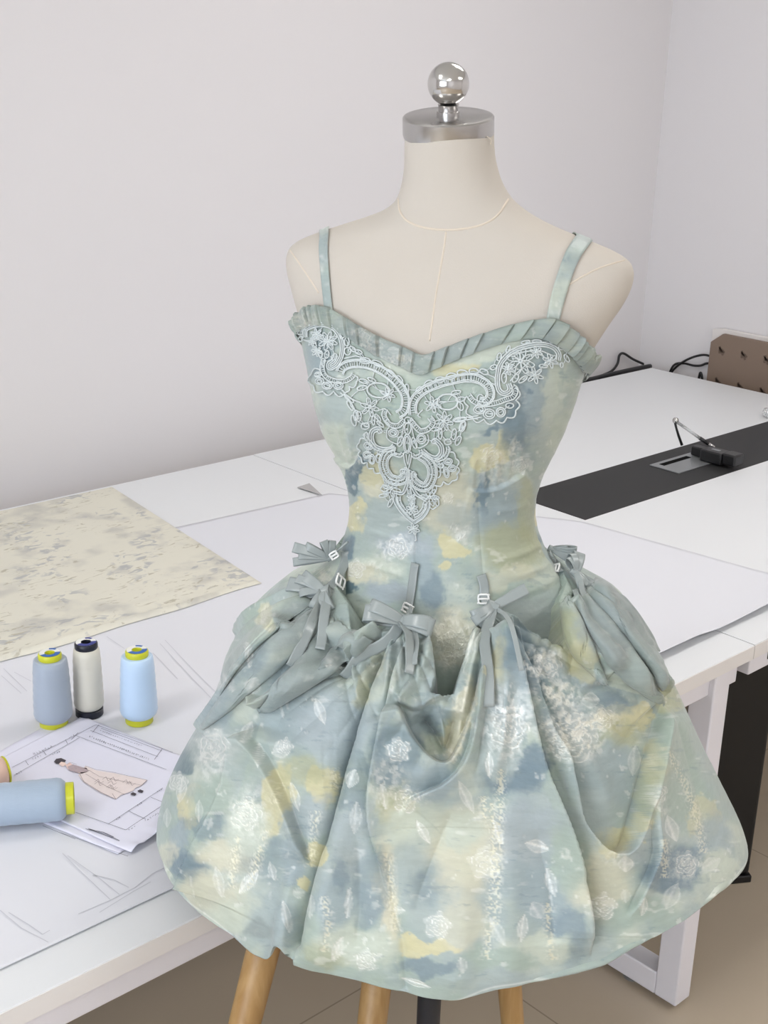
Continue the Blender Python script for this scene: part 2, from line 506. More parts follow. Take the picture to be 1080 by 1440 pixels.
def table(xa, xb, name_, label, legs, strip=False):
    root = empty(name_, ((xa + xb) / 2, (YF + YB) / 2, 0), label, 'table')
    if not strip:
        o = MB().box(xa, xb - 0.0008, YF, YB, TABZ - T_TH, TABZ).build('tabletop', M['laminate'], root)
        sharp(o, bevel=0.0012)
    else:
        sx, sy0, sy1 = 2.237, 1.716, 1.938
        mb = MB()
        xs, ys = [xa + 0.0008, sx, xb], [YF, sy0, sy1, YB]
        for i in range(2):
            for j in range(3):
                top = TABZ
                if i == 1 and j == 1: continue
                mb.box(xs[i], xs[i + 1], ys[j], ys[j + 1], TABZ - T_TH, top)
        mb.build('tabletop', M['laminate'], root)
        MB().box(sx + .0015, xb, sy0 + .0015, sy1 - .0015, TABZ - T_TH, TABZ + 0.0006).build('inlay_strip', M['strip'], root, label='black inlay strip')
    e = MB()
    e.box(xa + .001, xb - .001, YF - 0.0012, YF, TABZ - T_TH, TABZ - 0.0015)
    e.build('edge_band', M['edge'], root, label='cream edge band')
    for ya_, yb_ in ((YF + 0.016, YF + 0.056), (YB - 0.07, YB - 0.03)):
        r = MB().box(xa + .02, xb - .02, ya_, yb_, TABZ - T_TH - 0.045, TABZ - T_TH)
        sharp(r.build('rail', M['frame'], root), bevel=0.002)
    for l in legs: leg_frame(root, *l)
    return root

tb_left = table(-0.62, XSEAM, 'work_table', 'long white work table spread with cloth, thread cones and paper', [(1.842, 1.89), (-0.55, -0.50)])
tb_right = table(XSEAM, XEND, 'work_table', 'white work table with a black inlay strip, joined on to the paper-covered one', [(3.50, 3.55)], True)
# screw heads and clip under the front edge of the right table
MB().box(2.03, 2.034, YF + 0.0145, YF + 0.016, TABZ - T_TH - 0.03, TABZ - T_TH - 0.008).build('clip', M['groove'], tb_right)
# steel socket plate let into the strip
pl = MB()
pc = [(2.706, 1.880), (2.702, 1.791), (2.90, 1.791), (2.90, 1.880)]
zt = TABZ + 0.0006
pl.box(2.703, 2.90, 1.791, 1.882, zt, zt + 0.003)
sp = sharp(pl.build('socket_plate', M['steelgrey'], tb_right, label='grey metal socket plate'), bevel=0.001)
MB().box(2.725, 2.845, 1.852, 1.868, zt + 0.003, zt + 0.0036).build('slot', M['matteblack'], sp)

# black steel column under the tables
t = empty('cable_column', (2.30, 1.33, 0), 'black metal column standing on the floor under the right-hand table', 'column')
cax = np.array([math.cos(-0.62), math.sin(-0.62), 0]); cay = np.array([-cax[1], cax[0], 0])
p0 = atz(975, 1247, 0); p1 = atz(1053, 1240, 0)
cax = (p1 - p0) / np.linalg.norm(p1 - p0); cay = np.array([-cax[1], cax[0], 0])
cw = np.linalg.norm(p1 - p0) / 2
cc = (p0 + p1) / 2 + cay * 0.07
mb = MB().obox(cc + UPV * 0.345, cax * cw, cay * 0.07, UPV * 0.327)
sharp(mb.build('column_body', M['blackmet'], t), bevel=0.01, seg=4)
sharp(MB().obox(cc + UPV * 0.009, cax * (cw + .004), cay * 0.074, UPV * 0.009).build('foot_plate', M['blackmet'], t), bevel=0.003)
sharp(MB().obox(cc + UPV * 0.686, cax * (cw + .01), cay * 0.08, UPV * 0.014).build('top_plate', M['blackmet'], t), bevel=0.003)

# added box, makes the gap under the tables dark past the leg
t = empty('gap_box', (2.02, 1.95, 0), 'added dark grey box that darkens the gap under the work tables, behind the white leg', 'box')
sharp(MB().box(1.93, 2.16, 1.75, 2.2, 0, 0.60).build('box_body', M['groove'], t), bevel=0.004)
sharp(MB().box(1.92, 2.17, 1.74, 2.21, 0.60, 0.64).build('box_lid', M['groove'], t), bevel=0.004)

# ------------------------------------------------------------------ pattern paper
def sheet_mesh(poly, z, amp=0.0, nx=60, ny=30, seed=0, lift=None, th=0.0003):
    """thin sheet spanning a quadrilateral (a,b,c,d in xy), gently waved"""
    a, b_, c_, d_ = [np.array(p, float) for p in poly]
    u = np.linspace(0, 1, nx)[None, :, None]; v = np.linspace(0, 1, ny)[:, None, None]
    P = (a * (1 - u) + b_ * u) * (1 - v) + (d_ * (1 - u) + c_ * u) * v
    zz = z + amp * (fbm(P[..., 0] * 6, P[..., 1] * 6, seed) ** 2)
    if lift is not None: zz = zz + lift(P[..., 0], P[..., 1])
    top = np.concatenate([P, zz[..., None]], -1).reshape(-1, 3)
    bot = top.copy(); bot[:, 2] -= th
    F = grid_faces(nx, ny).tolist()
    n = nx * ny
    G = F + [[q[3] + n, q[2] + n, q[1] + n, q[0] + n] for q in F]
    rim = [i for i in range(nx)] + [r * nx + nx - 1 for r in range(1, ny)] + [(ny - 1) * nx + i for i in range(nx - 2, -1, -1)] + [r * nx for r in range(ny - 2, 0, -1)]
    for i in range(len(rim)):
        j = (i + 1) % len(rim)
        G.append([rim[i], rim[i] + n, rim[j] + n, rim[j]])
    return np.concatenate([top, bot]), G

def paper_lift(x, y):
    # the front edge of the long sheet curls off the table at its right end
    t_ = np.clip(1 - (y - 1.155) / 0.16, 0, 1)
    return 0.016 * t_ ** 2 * sstep(1.35, 1.75, x) * (1 - 0.45 * sstep(1.86, 1.95, x) * (1 - sstep(1.95, 2.2, x))) + 0.002 * t_ ** 2
def paper_mesh():
    nx, ny = 200, 90
    u = np.linspace(0, 1, nx)[None, :]; v = np.linspace(0, 1, ny)[:, None]
    yn = 1.150 + 0.0165 * u; yf = 2.36 - 0.145 * u
    Y = yn + (yf - yn) * v ** 1.2
    xr = np.interp(1.150 + 1.065 * v ** 1.2, [1.15, 1.70, 1.74, 2.215], [2.29, 2.222, 2.20, 1.90])
    X = -0.5 + (xr + 0.5) * u
    Y = np.where((Y > 1.712) & (X > 1.96), np.minimum(Y, 2.40 - .09 * X), Y)
    Z = TABZ + 0.0010 + 0.0010 * fbm(X * 6, Y * 6, 3) ** 2 + paper_lift(X, Y)
    top = np.stack([X, Y, Z], -1).reshape(-1, 3)
    return top, grid_faces(nx, ny).tolist()
V, F = paper_mesh()
pp = obj('pattern_paper', V, F, M['paper'], None, True)
so = pp.modifiers.new('thickness', 'SOLIDIFY'); so.thickness = 0.0004; so.offset = -1
tag(pp, 'long sheet of white pattern paper with faint pencil lines covering the table', 'paper')

def ink(lines, z, w, name, m, parent):
    """flat strokes lying on a sheet; pixel polylines are dropped on to height z"""
    mb = MB()
    for L_ in lines:
        P = np.array([atz(*p, z) for p in L_])
        for i in range(len(P) - 1):
            d = P[i + 1] - P[i]; l = np.linalg.norm(d)
            if l < 1e-6: continue
            n_ = np.array([-d[1], d[0], 0]) / l * w / 2
            mb.add([P[i] - n_, P[i + 1] - n_, P[i + 1] + n_, P[i] + n_], [(0, 1, 2, 3)])
    return mb.build(name, m, parent)
zp = TABZ + 0.0030
ink([[(88, 1200), (110, 1222), (155, 1265)], [(95, 1203), (140, 1235), (168, 1258)], [(130, 1230), (160, 1237), (181, 1248)],
     [(110, 1285), (155, 1266), (190, 1248), (215, 1228), (238, 1217)], [(140, 1283), (185, 1255), (212, 1240)],
     [(0, 1280), (30, 1305), (68, 1325)], [(12, 1283), (40, 1300), (60, 1314), (70, 1308)]], zp, 0.0012, 'pencil_lines', M['pencil'], pp)
ink([[(2, 950), (30, 975)], [(5, 940), (38, 972)], [(225, 905), (262, 945), (300, 985)], [(232, 900), (270, 940), (305, 975)], [(150, 895), (175, 912)],
     [(215, 918), (250, 955)], [(20, 945), (44, 958)]], TABZ + 0.0022, 0.001, 'pencil_lines', M['pencil'], pp)
# grey triangle put in for the shaded gap in the paper
t_ = [atz(418, 687), atz(435, 682.5), atz(453, 698)]
mb = MB(); a = [np.array([*p[:2], TABZ + 0.0035]) for p in t_]; a[1][2] += 0.002
mb.add(a + [q - UPV * 0.0006 for q in a], [(0, 1, 2), (5, 4, 3), (0, 3, 4, 1), (1, 4, 5, 2), (2, 5, 3, 0)])
tag(mb.build('paper_gap', mat('gap_grey', srgb(178, 176, 176), .8)), 'small grey triangle put in for the shaded gap in the paper near the table seam', 'paper gap')

# ------------------------------------------------------------------ floral cloth
def cloth_mesh():
    nx, ny = 150, 100
    u = np.linspace(0, 1, nx)[None, :]; v = np.linspace(0, 1, ny)[:, None]
    xr = 1.435 + (1.523 - 1.435) * v
    X = 0.2 + (xr - 0.2) * u
    Y = 1.866 + (2.562 - 1.866) * v + 0 * u
    Y = Y + 0.006 * (1 - v) * np.sin(X * 17) * np.sin(X * 7.3 + 1)
    Z = TABZ + 0.0034 + 0.005 * fbm(X * 9, Y * 9, 21) ** 2 * np.ones_like(Y)
    Z = Z + 0.008 * np.exp(-((Y - 1.872 - .003 * np.sin(X * 13)) / 0.007) ** 2) * (.6 + .8 * fbm(X * 20, Y * 0, 6))          # folded hem along the near edge
    Z = Z + 0.0025 * np.exp(-((Y - 1.925) / 0.012) ** 2) * (fbm(X * 14, Y * 3, 5) > .45)
    ed = np.minimum(np.minimum(u, 1 - u) * nx, np.minimum(v, 1 - v) * ny)
    Z = np.where(ed < 0.9, TABZ + 0.0026, Z)
    P = np.stack([X + 0 * Y, Y + 0 * X, Z], -1)
    return P, grid_faces(nx, ny)
V, F = cloth_mesh()
fc = fast_mesh('floral_cloth', V, F, M['floral'])
tag(fc, 'cream floral cotton cloth spread flat on the left of the table', 'cloth')

# ------------------------------------------------------------------ thread cones
def thread_cone(base, axis, thread, plastic, lab, label, r0=0.0295, r1=0.0245, hgt=0.112, k=0.012, grp='cones of sewing thread'):
    a = np.asarray(axis, float); a /= np.linalg.norm(a)
    base = np.asarray(base, float)
    t = empty('thread_cone', base, label, 'thread cone', grp)
    prof = [(0.012, k - .003), (r0 - .006, k - .001), (r0 - 0.0015, k + .004), (r0, k + 0.010)]
    for s_ in np.linspace(0.1, 0.93, 16):
        prof.append((r0 + (r1 - r0) * s_ ** 1.15 + 0.0004 * math.sin(s_ * 40), k + 0.006 + s_ * (hgt - k - .010)))
    prof += [(r1 - .0012, hgt - 0.0005), (r1 - .004, hgt + 0.001), (0.012, hgt + .001)]
    MB().lathe(prof, base, a, 56).build('thread_winding', thread, t, smooth=True)
    c = MB()
    c.lathe([(0.0170, 0.002), (0.0180, 0), (0.0202, 0), (0.0212, 0.001), (0.0212, k - 0.001), (0.019, k + .0005), (0.010, k + .0005)], base, a, 48, caps=False)
    c.lathe([(0.0165, hgt), (0.0175, hgt + 0.002), (0.0175, hgt + 0.0085), (0.0160, hgt + 0.0105), (0.0075, hgt + 0.0105), (0.007, hgt + 0.009), (0.007, hgt - 0.01)], base, a, 48, caps=False)
    c.lathe([(0.0175, 0.0005), (0.0075, 0.06), (0.007, hgt + 0.0)], base, a, 32, caps=False)
    core = c.build('cone_core', plastic, t, smooth=True); sharp(core, 40)
    # paper ring label on the small end: half coloured, half white
    up = base + a * (hgt + 0.0109)
    u = np.cross(a, (0.2, 0.9, 0.1)); u /= np.linalg.norm(u); w = np.cross(a, u)
    def arc(a0, a1, ri, ro):
        th = np.linspace(a0, a1, 24)
        d = np.cos(th)[:, None] * u + np.sin(th)[:, None] * w
        n = len(th)
        return np.concatenate([up + d * ri, up + d * ro]), [(i, i + n, i + n + 1, i + 1) for i in range(n - 1)]
    mw = MB()
    mw.add(*arc(0, 2 * math.pi, 0.0078, 0.0155)); mw.build('ring_label', M['label_white'], core, label='white ring label')
    mc = MB(); up = up + a * 0.0002
    mc.add(*arc(0.2, 2.9, 0.0078, 0.0155)); mc.add(*arc(3.7, 4.5, 0.011, 0.0155))
    mc.build('label_print', lab, core, label='coloured half of the ring label')
    return t
def on_table(px, py): return atz(px, py, TABZ + 0.0016)
thread_cone(on_table(76, 1019), UPV, M['thread_slate'], M['yellow'], M['label_blue'], 'slate blue-grey thread cone standing leftmost with a yellow core', 0.0292, 0.0258, 0.110)
thread_cone(on_table(126, 1004), UPV, M['thread_cream'], M['navy'], M['label_navy'], 'cream thread cone with a black core standing between two others', 0.0232, 0.0205, 0.112)
thread_cone(on_table(196, 1014), UPV, M['thread_sky'], M['yellow'], M['label_blue'], 'pale sky blue thread cone standing nearest to the dress', 0.0288, 0.0248, 0.110)
# lying cones
e0 = atz(106, 1150, TABZ + 0.003); e1_ = atz(0, 1160, TABZ + 0.003)
ax = e1_ - e0; ax[2] = 0; ax /= np.linalg.norm(ax)
rl = 0.0285
thread_cone(np.array([e0[0], e0[1], TABZ + 0.0052 + rl]), ax, M['thread_steel'], M['yellow'], M['label_blue'], 'steel blue thread cone lying on its side on the printed sheets', rl, 0.0275, 0.130)
e0 = atz(9, 1084, TABZ + 0.030)
ax2 = RT * -0.80 - FW * 0.60
thread_cone(np.array([e0[0], e0[1], TABZ + 0.0052 + 0.025]), ax2, M['thread_peach'], M['yellow'], M['label_blue'], 'peach thread cone lying behind the steel blue one at the picture edge', 0.025, 0.023, 0.11, k=0.003)

# ------------------------------------------------------------------ printed sheets
e1d, e2d = np.array([0.972, 0.236]), np.array([-0.236, 0.972])
A0 = np.array([0.749, 1.250])
def rect(a, w, h, rot=0.0):
    c_, s_ = math.cos(rot), math.sin(rot)
    R = lambda d: np.array([c_ * d[0] - s_ * d[1], s_ * d[0] + c_ * d[1]])
    return [a, a + R(e1d) * w, a + R(e1d) * w + R(e2d) * h, a + R(e2d) * h]
V, F = sheet_mesh(rect(A0 + [-0.012, 0.012], 0.222, 0.318, 0.05), TABZ + 0.0034, 0.001, 40, 50, 8)
under = obj('printed_sheet', V, F, M['sheet'], None, True)
tag(under, 'lower sheet of paper peeping out from under the one with the sketch', 'paper sheet')
def curl(x, y):
    u = (x - A0[0]) * e1d[0] + (y - A0[1]) * e1d[1]
    v = (x - A0[0]) * e2d[0] + (y - A0[1]) * e2d[1]
    return 0.006 * np.exp(-((u - .05) / .05) ** 2) * np.exp(-np.clip(v, 0, 1) / .022) + 0.004 * np.exp(-np.clip(v, 0, 1) / .012) * np.clip(np.sin(u * 140), 0, 1)
zs = TABZ + 0.0052
V, F = sheet_mesh(rect(A0, 0.222, 0.318), zs, 0.0006, 60, 80, 9, curl)
top = obj('printed_sheet', V, F, M['sheet'], None, True)
tag(top, 'printed form sheet with a peach gown sketch under the lying thread cone', 'paper sheet')
zi = zs + 0.0012
form = [[(135, 1019), (243, 1058)], [(135, 1019), (17, 1079)], [(106, 1142), (177, 1167)], [(152, 1159), (229, 1108)],
        [(142, 1024), (228, 1056)], [(127, 1027), (222, 1064)], [(106, 1034), (234, 1082)], [(139, 1019), (130, 1030)], [(228, 1053), (217, 1068)],
        [(110, 1030), (100, 1040)], [(112, 1037), (20, 1090)], [(95, 1046), (92, 1040)], [(65, 1062), (61, 1056)], [(40, 1076), (36, 1070)],
        [(180, 1140), (205, 1152)], [(212, 1121), (229, 1128)], [(177, 1167), (232, 1130)], [(60, 1161), (106, 1180)], [(85, 1171), (180, 1204)],
        [(120, 1165), (150, 1175), (175, 1186)]]
ink(form, zi, 0.0007, 'form_lines', M['ink'], top)
sc = []
def scribble(p, q, n, h):
    p, q = np.array(p, float), np.array(q, float)
    d = (q - p); nr = np.array([-d[1], d[0]]) / np.linalg.norm(d)
    for i in range(n):
        c_ = p + d * (i + .5) / n
        for k in range(3):
            a_ = c_ + d / n * RNG.uniform(-.35, .35) + nr * RNG.uniform(-h, h)
            b_ = c_ + d / n * RNG.uniform(-.35, .35) + nr * RNG.uniform(-h, h)
            sc.append([tuple(a_), tuple(b_)])
scribble((46, 1061), (74, 1049), 7, 2.2); scribble((125, 1035), (210, 1068), 30, 1.6); scribble((140, 1027), (200, 1049), 20, 0.8)
scribble((45, 1068), (58, 1062), 4, 1.5); scribble((72, 1061), (85, 1056), 4, 1.3); scribble((22, 1089), (31, 1084), 3, 1.5); scribble((96, 1039), (108, 1031), 4, 1.3)
scribble((180, 1168), (232, 1138), 14, 1.3); scribble((188, 1170), (220, 1152), 9, 1.2); scribble((193, 1133), (200, 1128), 3, 1.4); scribble((220, 1114), (228, 1109), 3, 1.4)
scribble((162, 1153), (170, 1149), 3, 1.4)
ink(sc, zi, 0.0005, 'printed_characters', M['ink'], top)
ink([[(124, 1165), (150, 1173), (172, 1184)], [(122, 1166), (145, 1170), (160, 1177)], [(126, 1166), (158, 1178)]], zi, 0.001, 'pen_stroke', M['ink'], top)
# the gown sketch
def fill(poly, z, name, m, parent):
    P = [atz(*p, z) for p in poly]
    return obj(name, P, [tuple(range(len(P)))][::-1] if False else [tuple(range(len(P) - 1, -1, -1))], m, parent, False)
sk = fill([(120, 1077), (135, 1083), (160, 1087), (207, 1097), (199, 1105), (190, 1108), (188, 1112), (170, 1118), (163, 1124), (140, 1114), (118, 1100), (110, 1090)], zi + .0001, 'gown_sketch', mat('sketch_peach', srgb(230, 218, 216), .8, vary=.05, scale=200), top)
fill([(92, 1076), (98, 1072), (106, 1078), (122, 1080), (124, 1085), (115, 1088), (104, 1085), (95, 1081)], zi + .0001, 'figure_sketch', mat('sketch_skin', srgb(232, 205, 198), .8), top)
fill([(76, 1071), (79, 1067), (86, 1066), (93, 1069), (91, 1072), (86, 1071), (83, 1074), (79, 1074)], zi + .0003, 'hair_sketch', M['darkink'], top)
fill([(83, 1071), (90, 1071), (94, 1075), (88, 1078), (83, 1075)], zi + .0002, 'face_sketch', mat('sketch_skin', srgb(238, 214, 205), .8), top)
fill([(95, 1078), (103, 1075), (116, 1079), (126, 1084), (118, 1086), (108, 1086), (97, 1083)], zi + .0002, 'bodice_sketch', mat('sketch_grey', srgb(178, 162, 166), .8, vary=.2, scale=400), top)
for p in ((187, 1116), (197, 1112)):
    fill([(p[0] - 4, p[1]), (p[0], p[1] - 2), (p[0] + 5, p[1]), (p[0] + 3, p[1] + 3), (p[0] - 2, p[1] + 2)], zi + .0003, 'shoe_sketch', M['darkink'], top)
gl = [[(120, 1077), (135, 1082), (160, 1086), (180, 1091), (207, 1097), (198, 1105)], [(112, 1088), (118, 1099), (140, 1113), (163, 1124), (158, 1116)],
      [(125, 1083), (140, 1092), (170, 1098), (198, 1104)], [(120, 1088), (150, 1106), (175, 1117)], [(92, 1076), (100, 1072), (108, 1075)], [(96, 1082), (104, 1087), (114, 1088)]]
for k in range(9):
    a_ = RNG.uniform(128, 185); b_ = 1085 + (a_ - 125) * .22 + RNG.uniform(0, 18)
    gl.append([(a_, b_), (a_ + 5, b_ - 4), (a_ + 8, b_ + 2), (a_ + 13, b_ - 1)])
ink(gl, zi + .0004, 0.00045, 'sketch_lines', mat('sketch_ink', srgb(128, 112, 116), .8), sk)

# ------------------------------------------------------------------ gadget on the black strip
t = empty('desk_gadget', (2.92, 1.87, TABZ), 'black gadget with a clear pen-like arm on the black inlay strip', 'gadget')
zg = TABZ + 0.0042
def gp(px, py, h): return atz(px, py, zg + h)
c0, c1 = gp(991, 646, 0), gp(1012, 648, 0)
dirx = (gp(1031, 640, .01) - gp(985, 628, .01)); dirx[2] = 0; dirx /= np.linalg.norm(dirx); diry = np.array([-dirx[1], dirx[0], 0])
cb = gp(1006, 641, 0.016)
sharp(MB().obox(cb, dirx * 0.032, diry * 0.024, UPV * 0.0158).build('gadget_body', M['black'], t), bevel=0.004, seg=3)
sharp(MB().obox(cb + dirx * 0.052 + UPV * .004, dirx * 0.019, diry * 0.022, UPV * 0.015).build('hinge_block', M['black'], t), bevel=0.005, seg=3)
sharp(MB().obox(cb - dirx * 0.052 + diry * .014 - UPV * .003, dirx * 0.024, diry * 0.014, UPV * 0.0125).build('side_block', M['black'], t), bevel=0.004, seg=3)
MB().obox(cb + UPV * .0162, dirx * 0.012, diry * 0.005, UPV * 0.0006).build('grey_tag', M['steelgrey'], t)
pa = gp(1004, 628, 0.03); pbx = gp(986, 617, 0.047); Dp = float(pbx @ FW)
pm = atD(984, 616, Dp); pt = atD(950, 592, Dp + 0.01); pe = atD(1005, 629, Dp - .01)
MB().tube([pt, pm], 0.0042, 12).build('clear_arm', M['clear'], t, smooth=True)
MB().tube([pm, atD(996, 624, Dp)], 0.0052, 12).build('arm_sleeve', M['black'], t, smooth=True)
MB().tube([atD(996, 624, Dp), pe], [0.005, 0.003], 12).build('arm_tip', M['chrome'], t, smooth=True)
pk = [atD(949, 593, Dp + .01), atD(951, 602, Dp + .015), atD(954, 612, Dp + .02), atD(959, 626, Dp + .02)]
MB().tube(pk, [0.0035, 0.003, .0034, 0.0038], 10).build('strut', M['black'], t, smooth=True)
MB().tube([atD(948.5, 591, Dp + .008), atD(951.5, 591.5, Dp + .012)], 0.0075, 14).build('pivot', M['chrome'], t, smooth=True)

# crumpled clear wrapper at the picture edge
w = atz(1082, 588, TABZ)
t = empty('plastic_wrapper', w, 'crumpled clear plastic wrapper on the table at the picture edge', 'wrapper')
mb = MB(); n1, n2 = 14, 10
for i in range(n2 + 1):
    for k in range(n1):
        th, ph = 2 * math.pi * k / n1, math.pi * i / n2
        r_ = 0.018 * (0.7 + 0.6 * RNG.rand())
        mb.v.append((w[0] + r_ * math.sin(ph) * math.cos(th) * 1.3, w[1] + r_ * math.sin(ph) * math.sin(th), w[2] + 0.0155 + min(max(r_ * math.cos(ph), -0.0145), .02)))
for i in range(n2):
    for k in range(n1): mb.f.append((i * n1 + k, i * n1 + (k + 1) % n1, (i + 1) * n1 + (k + 1) % n1, (i + 1) * n1 + k))
mb.build('wrapper_film', M['clear'], t)

# ------------------------------------------------------------------ board by the right wall
def wallp(px, py, off=0.0): return atx(px, py, x1 - off)
t = empty('wrapped_board', (x1 - .03, 2.0, 0), 'brown padded board in white foam leaning on the right wall behind the table', 'board')
o_ = 0.035
pts = [wallp(997, 500, o_), wallp(1001, 481, o_), wallp(1016, 470, o_)]
zt_, yl = pts[2][2], pts[0][1]
y_ch, z_ch = pts[2][1], pts[1][2]
prof = [(yl, 0.02), (yl, z_ch), (y_ch, zt_), (yl - 0.95, zt_), (yl - 0.95, 0.02)]
def slab(prof, xa, xb, name, m, parent):
    n = len(prof)
    v = [(xa, y, z) for y, z in prof] + [(xb, y, z) for y, z in prof]
    f = [tuple(range(n)), tuple(range(2 * n - 1, n - 1, -1))] + [(i, i + n, (i + 1) % n + n, (i + 1) % n) for i in range(n)]
    return sharp(obj(name, v, f, m, parent, False), bevel=0.002)
slab(prof, x1 - o_, x1 - 0.016, 'board_panel', M['board'], t)
slab([(yl + 0.010, 0.02), (yl + 0.010, zt_ + .006), (yl - .03, zt_ + .014), (yl - 0.98, zt_ + .014), (yl - .98, 0.02)], x1 - 0.0155, x1 - 0.004, 'foam_backing', M['foam'], t)
for r_ in range(4):
    for k in range(9):
        cy_ = yl - 0.045 - 0.085 * k + 0.0 * r_; cz_ = zt_ - 0.055 - 0.105 * r_
        mb = MB()
        th = math.radians(58)
        for da, l_, o2 in ((0, .016, 0), (0.5, .010, .006), (-.4, .008, -.006)):
            d = np.array([0, -math.cos(th + da), -math.sin(th + da)]); q = np.array([0, -d[2], d[1]])
            mb.obox(np.array([x1 - o_ - 0.0004, cy_ + o2, cz_]), np.array([0.0006, 0, 0]), d * l_, q * 0.004)
        mb.build('tuft_mark', M['boardmark'], t, label='dark tuft mark') if r_ < 2 else None

# ------------------------------------------------------------------ cables behind the table
def cable(px, label, r=0.004, y=None, x=None, group=None):
    f = (lambda p: aty(p[0], p[1], y)) if y else (lambda p: atx(p[0], p[1], x))
    P = spline([f(p) for p in px], 10)
    o = MB().tube(P, r, 8).build('cable', M['black'], None, smooth=True)
    return tag(o, label, 'cable', group)
cable([(760, 545), (800, 536), (835, 531), (858, 523), (868, 512), (871, 500), (877, 497), (890, 505), (905, 512), (925, 522), (940, 545)], 'black cable looping up the back wall by the room corner', 0.0045, y=y1 - 0.02)
mb = MB().tube(spline([aty(*p, y1 - 0.05) for p in [(770, 547), (800, 540), (830, 534), (855, 528), (885, 521), (915, 515)]], 8), [0.009] * 41, 10)
tag(mb.build('power_cord', M['black'], None, smooth=True), 'thick black power cord lying along the back edge of the table', 'cable')
cable([(938, 540), (943, 521), (950, 512), (962, 511), (975, 514), (985, 514), (994, 511), (1004, 512)], 'black cable bent in a low loop on the right wall', 0.004, x=x1 - 0.012)
cable([(936, 545), (944, 524), (956, 512), (970, 504), (985, 499.5), (996, 500), (1006, 505)], 'black cable arching up to the brown board', 0.004, x=x1 - 0.024)
cable([(981, 545), (983, 530), (985, 524), (987, 530), (989, 548)], 'short black cable loop beside the brown board', 0.004, x=x1 - 0.012)

# ================================================================== dress form
D0 = 1.44
def sil(pts):
    """outline points of one side -> arrays (height, lateral) on the plane of the form's axis"""
    P = np.array([atD(px, py, D0) for px, py in pts])
    X, Z = P @ RT, P[:, 2]
    o = np.argsort(Z)
    return Z[o], X[o]
TL = sil([(569, 191), (569, 215), (568.5, 235), (566, 255), (560, 278), (549, 293), (530, 303), (505, 312), (462, 327), (425, 341), (411, 348), (403, 358), (400.5, 373), (402, 390), (408, 414), (416, 445),
          (424, 470), (430, 500), (437, 530), (445, 570), (456, 610), (473, 638), (486, 658), (494, 690), (496, 715), (494, 740), (487, 765), (476, 795), (455, 840), (437, 900), (425, 1000), (425, 1080)])
TR = sil([(694.5, 185), (695, 205), (697, 225), (704, 252), (715, 273), (728, 288), (758, 308), (795, 324), (825, 335), (858, 348), (873, 356), (880, 367), (881, 382), (876, 400), (866, 420), (850, 444), (832, 474),
          (817, 502), (808, 530), (799, 562), (785, 600), (770, 632), (757, 660), (748, 690), (746, 715), (750, 740), (760, 765), (780, 795), (815, 840), (838, 900), (850, 1000), (850, 1080)])
def zpy(py): return float(atD(620, py, D0)[2])
def keyed(rows):
    z = np.array([zpy(r[0]) for r in rows]); v = np.array([r[1] for r in rows]); o = np.argsort(z)
    return z[o], v[o]
BD = keyed([(150, .0485), (190, .0485), (255, .050), (285, .055), (315, .062), (350, .070), (400, .082), (450, .095), (500, .104), (560, .106), (620, .096), (660, .086), (720, .080), (775, .092), (840, .112), (900, .122), (1080, .125)])
PSI = math.radians(16)
LAT = np.array([math.cos(PSI), -math.sin(PSI)])          # body's lateral axis in (X, Y)
FRO = np.array([-math.sin(PSI), -math.cos(PSI)])         # the way the form faces
def smooth_interp(z, tab, w=0.006):
    return sum(np.interp(z + d, *tab) for d in (-w, -w / 2, 0, w / 2, w)) / 5
def ring(z):
    xl, xr = smooth_interp(z, TL), smooth_interp(z, TR)
    b = smooth_interp(z, BD, .01)
    hw = (xr - xl) / 2
    a = np.sqrt(np.maximum(hw ** 2 - (b * math.sin(PSI)) ** 2, 1e-6)) / math.cos(PSI)
    return (xl + xr) / 2, a, b
ZBUST, ZUNDER = zpy(556), zpy(650)
def body(phi, z, off=0.0, bust=1.0):
    """point on the form's skin; phi = 0 is the front, positive to the right"""
    phi, z = np.broadcast_arrays(np.asarray(phi, float), np.asarray(z, float))
    cx, a, b = ring(z)
    n = 2.0 + 0.5 * np.exp(-((z - zpy(370)) / .05) ** 2)
    s, c = np.sin(phi), np.cos(phi)
    u = np.sign(s) * np.abs(s) ** (2 / n); v = np.sign(c) * np.abs(c) ** (2 / n)
    bump = 0
    for p0 in (-0.62, 0.62):
        bump = bump + 0.019 * np.exp(-((phi - p0) / 0.36) ** 2 - ((z - ZBUST) / np.where(z > ZBUST, .062, .048)) ** 2)
    d = off + bump * bust
    # outward direction of the oval
    nx, ny = u * b, v * a
    l = np.sqrt(nx ** 2 + ny ** 2) + 1e-9
    U = u * a + nx / l * d; W_ = v * b + ny / l * d
    X = cx + U * LAT[0] + W_ * FRO[0]
    Y = D0 + U * LAT[1] + W_ * FRO[1]
    return L2W(X, Y, z)
def to_phi(P):
    """body angle of world points near the skin"""
    P = np.asarray(P, float)
    X, Y, z = P @ RT, P @ FW, P[..., 2]
    cx, a, b = ring(z)
    dx, dy = X - cx, Y - D0
    U = dx * LAT[0] + dy * LAT[1]; W_ = dx * FRO[0] + dy * FRO[1]
    n = 2.0 + 0.5 * np.exp(-((z - zpy(370)) / .05) ** 2)
    # direction only: scale is irrelevant for the angle
    u, v = U / a, W_ / b
    return np.arctan2(np.sign(u) * np.abs(u) ** (n / 2), np.sign(v) * np.abs(v) ** (n / 2))

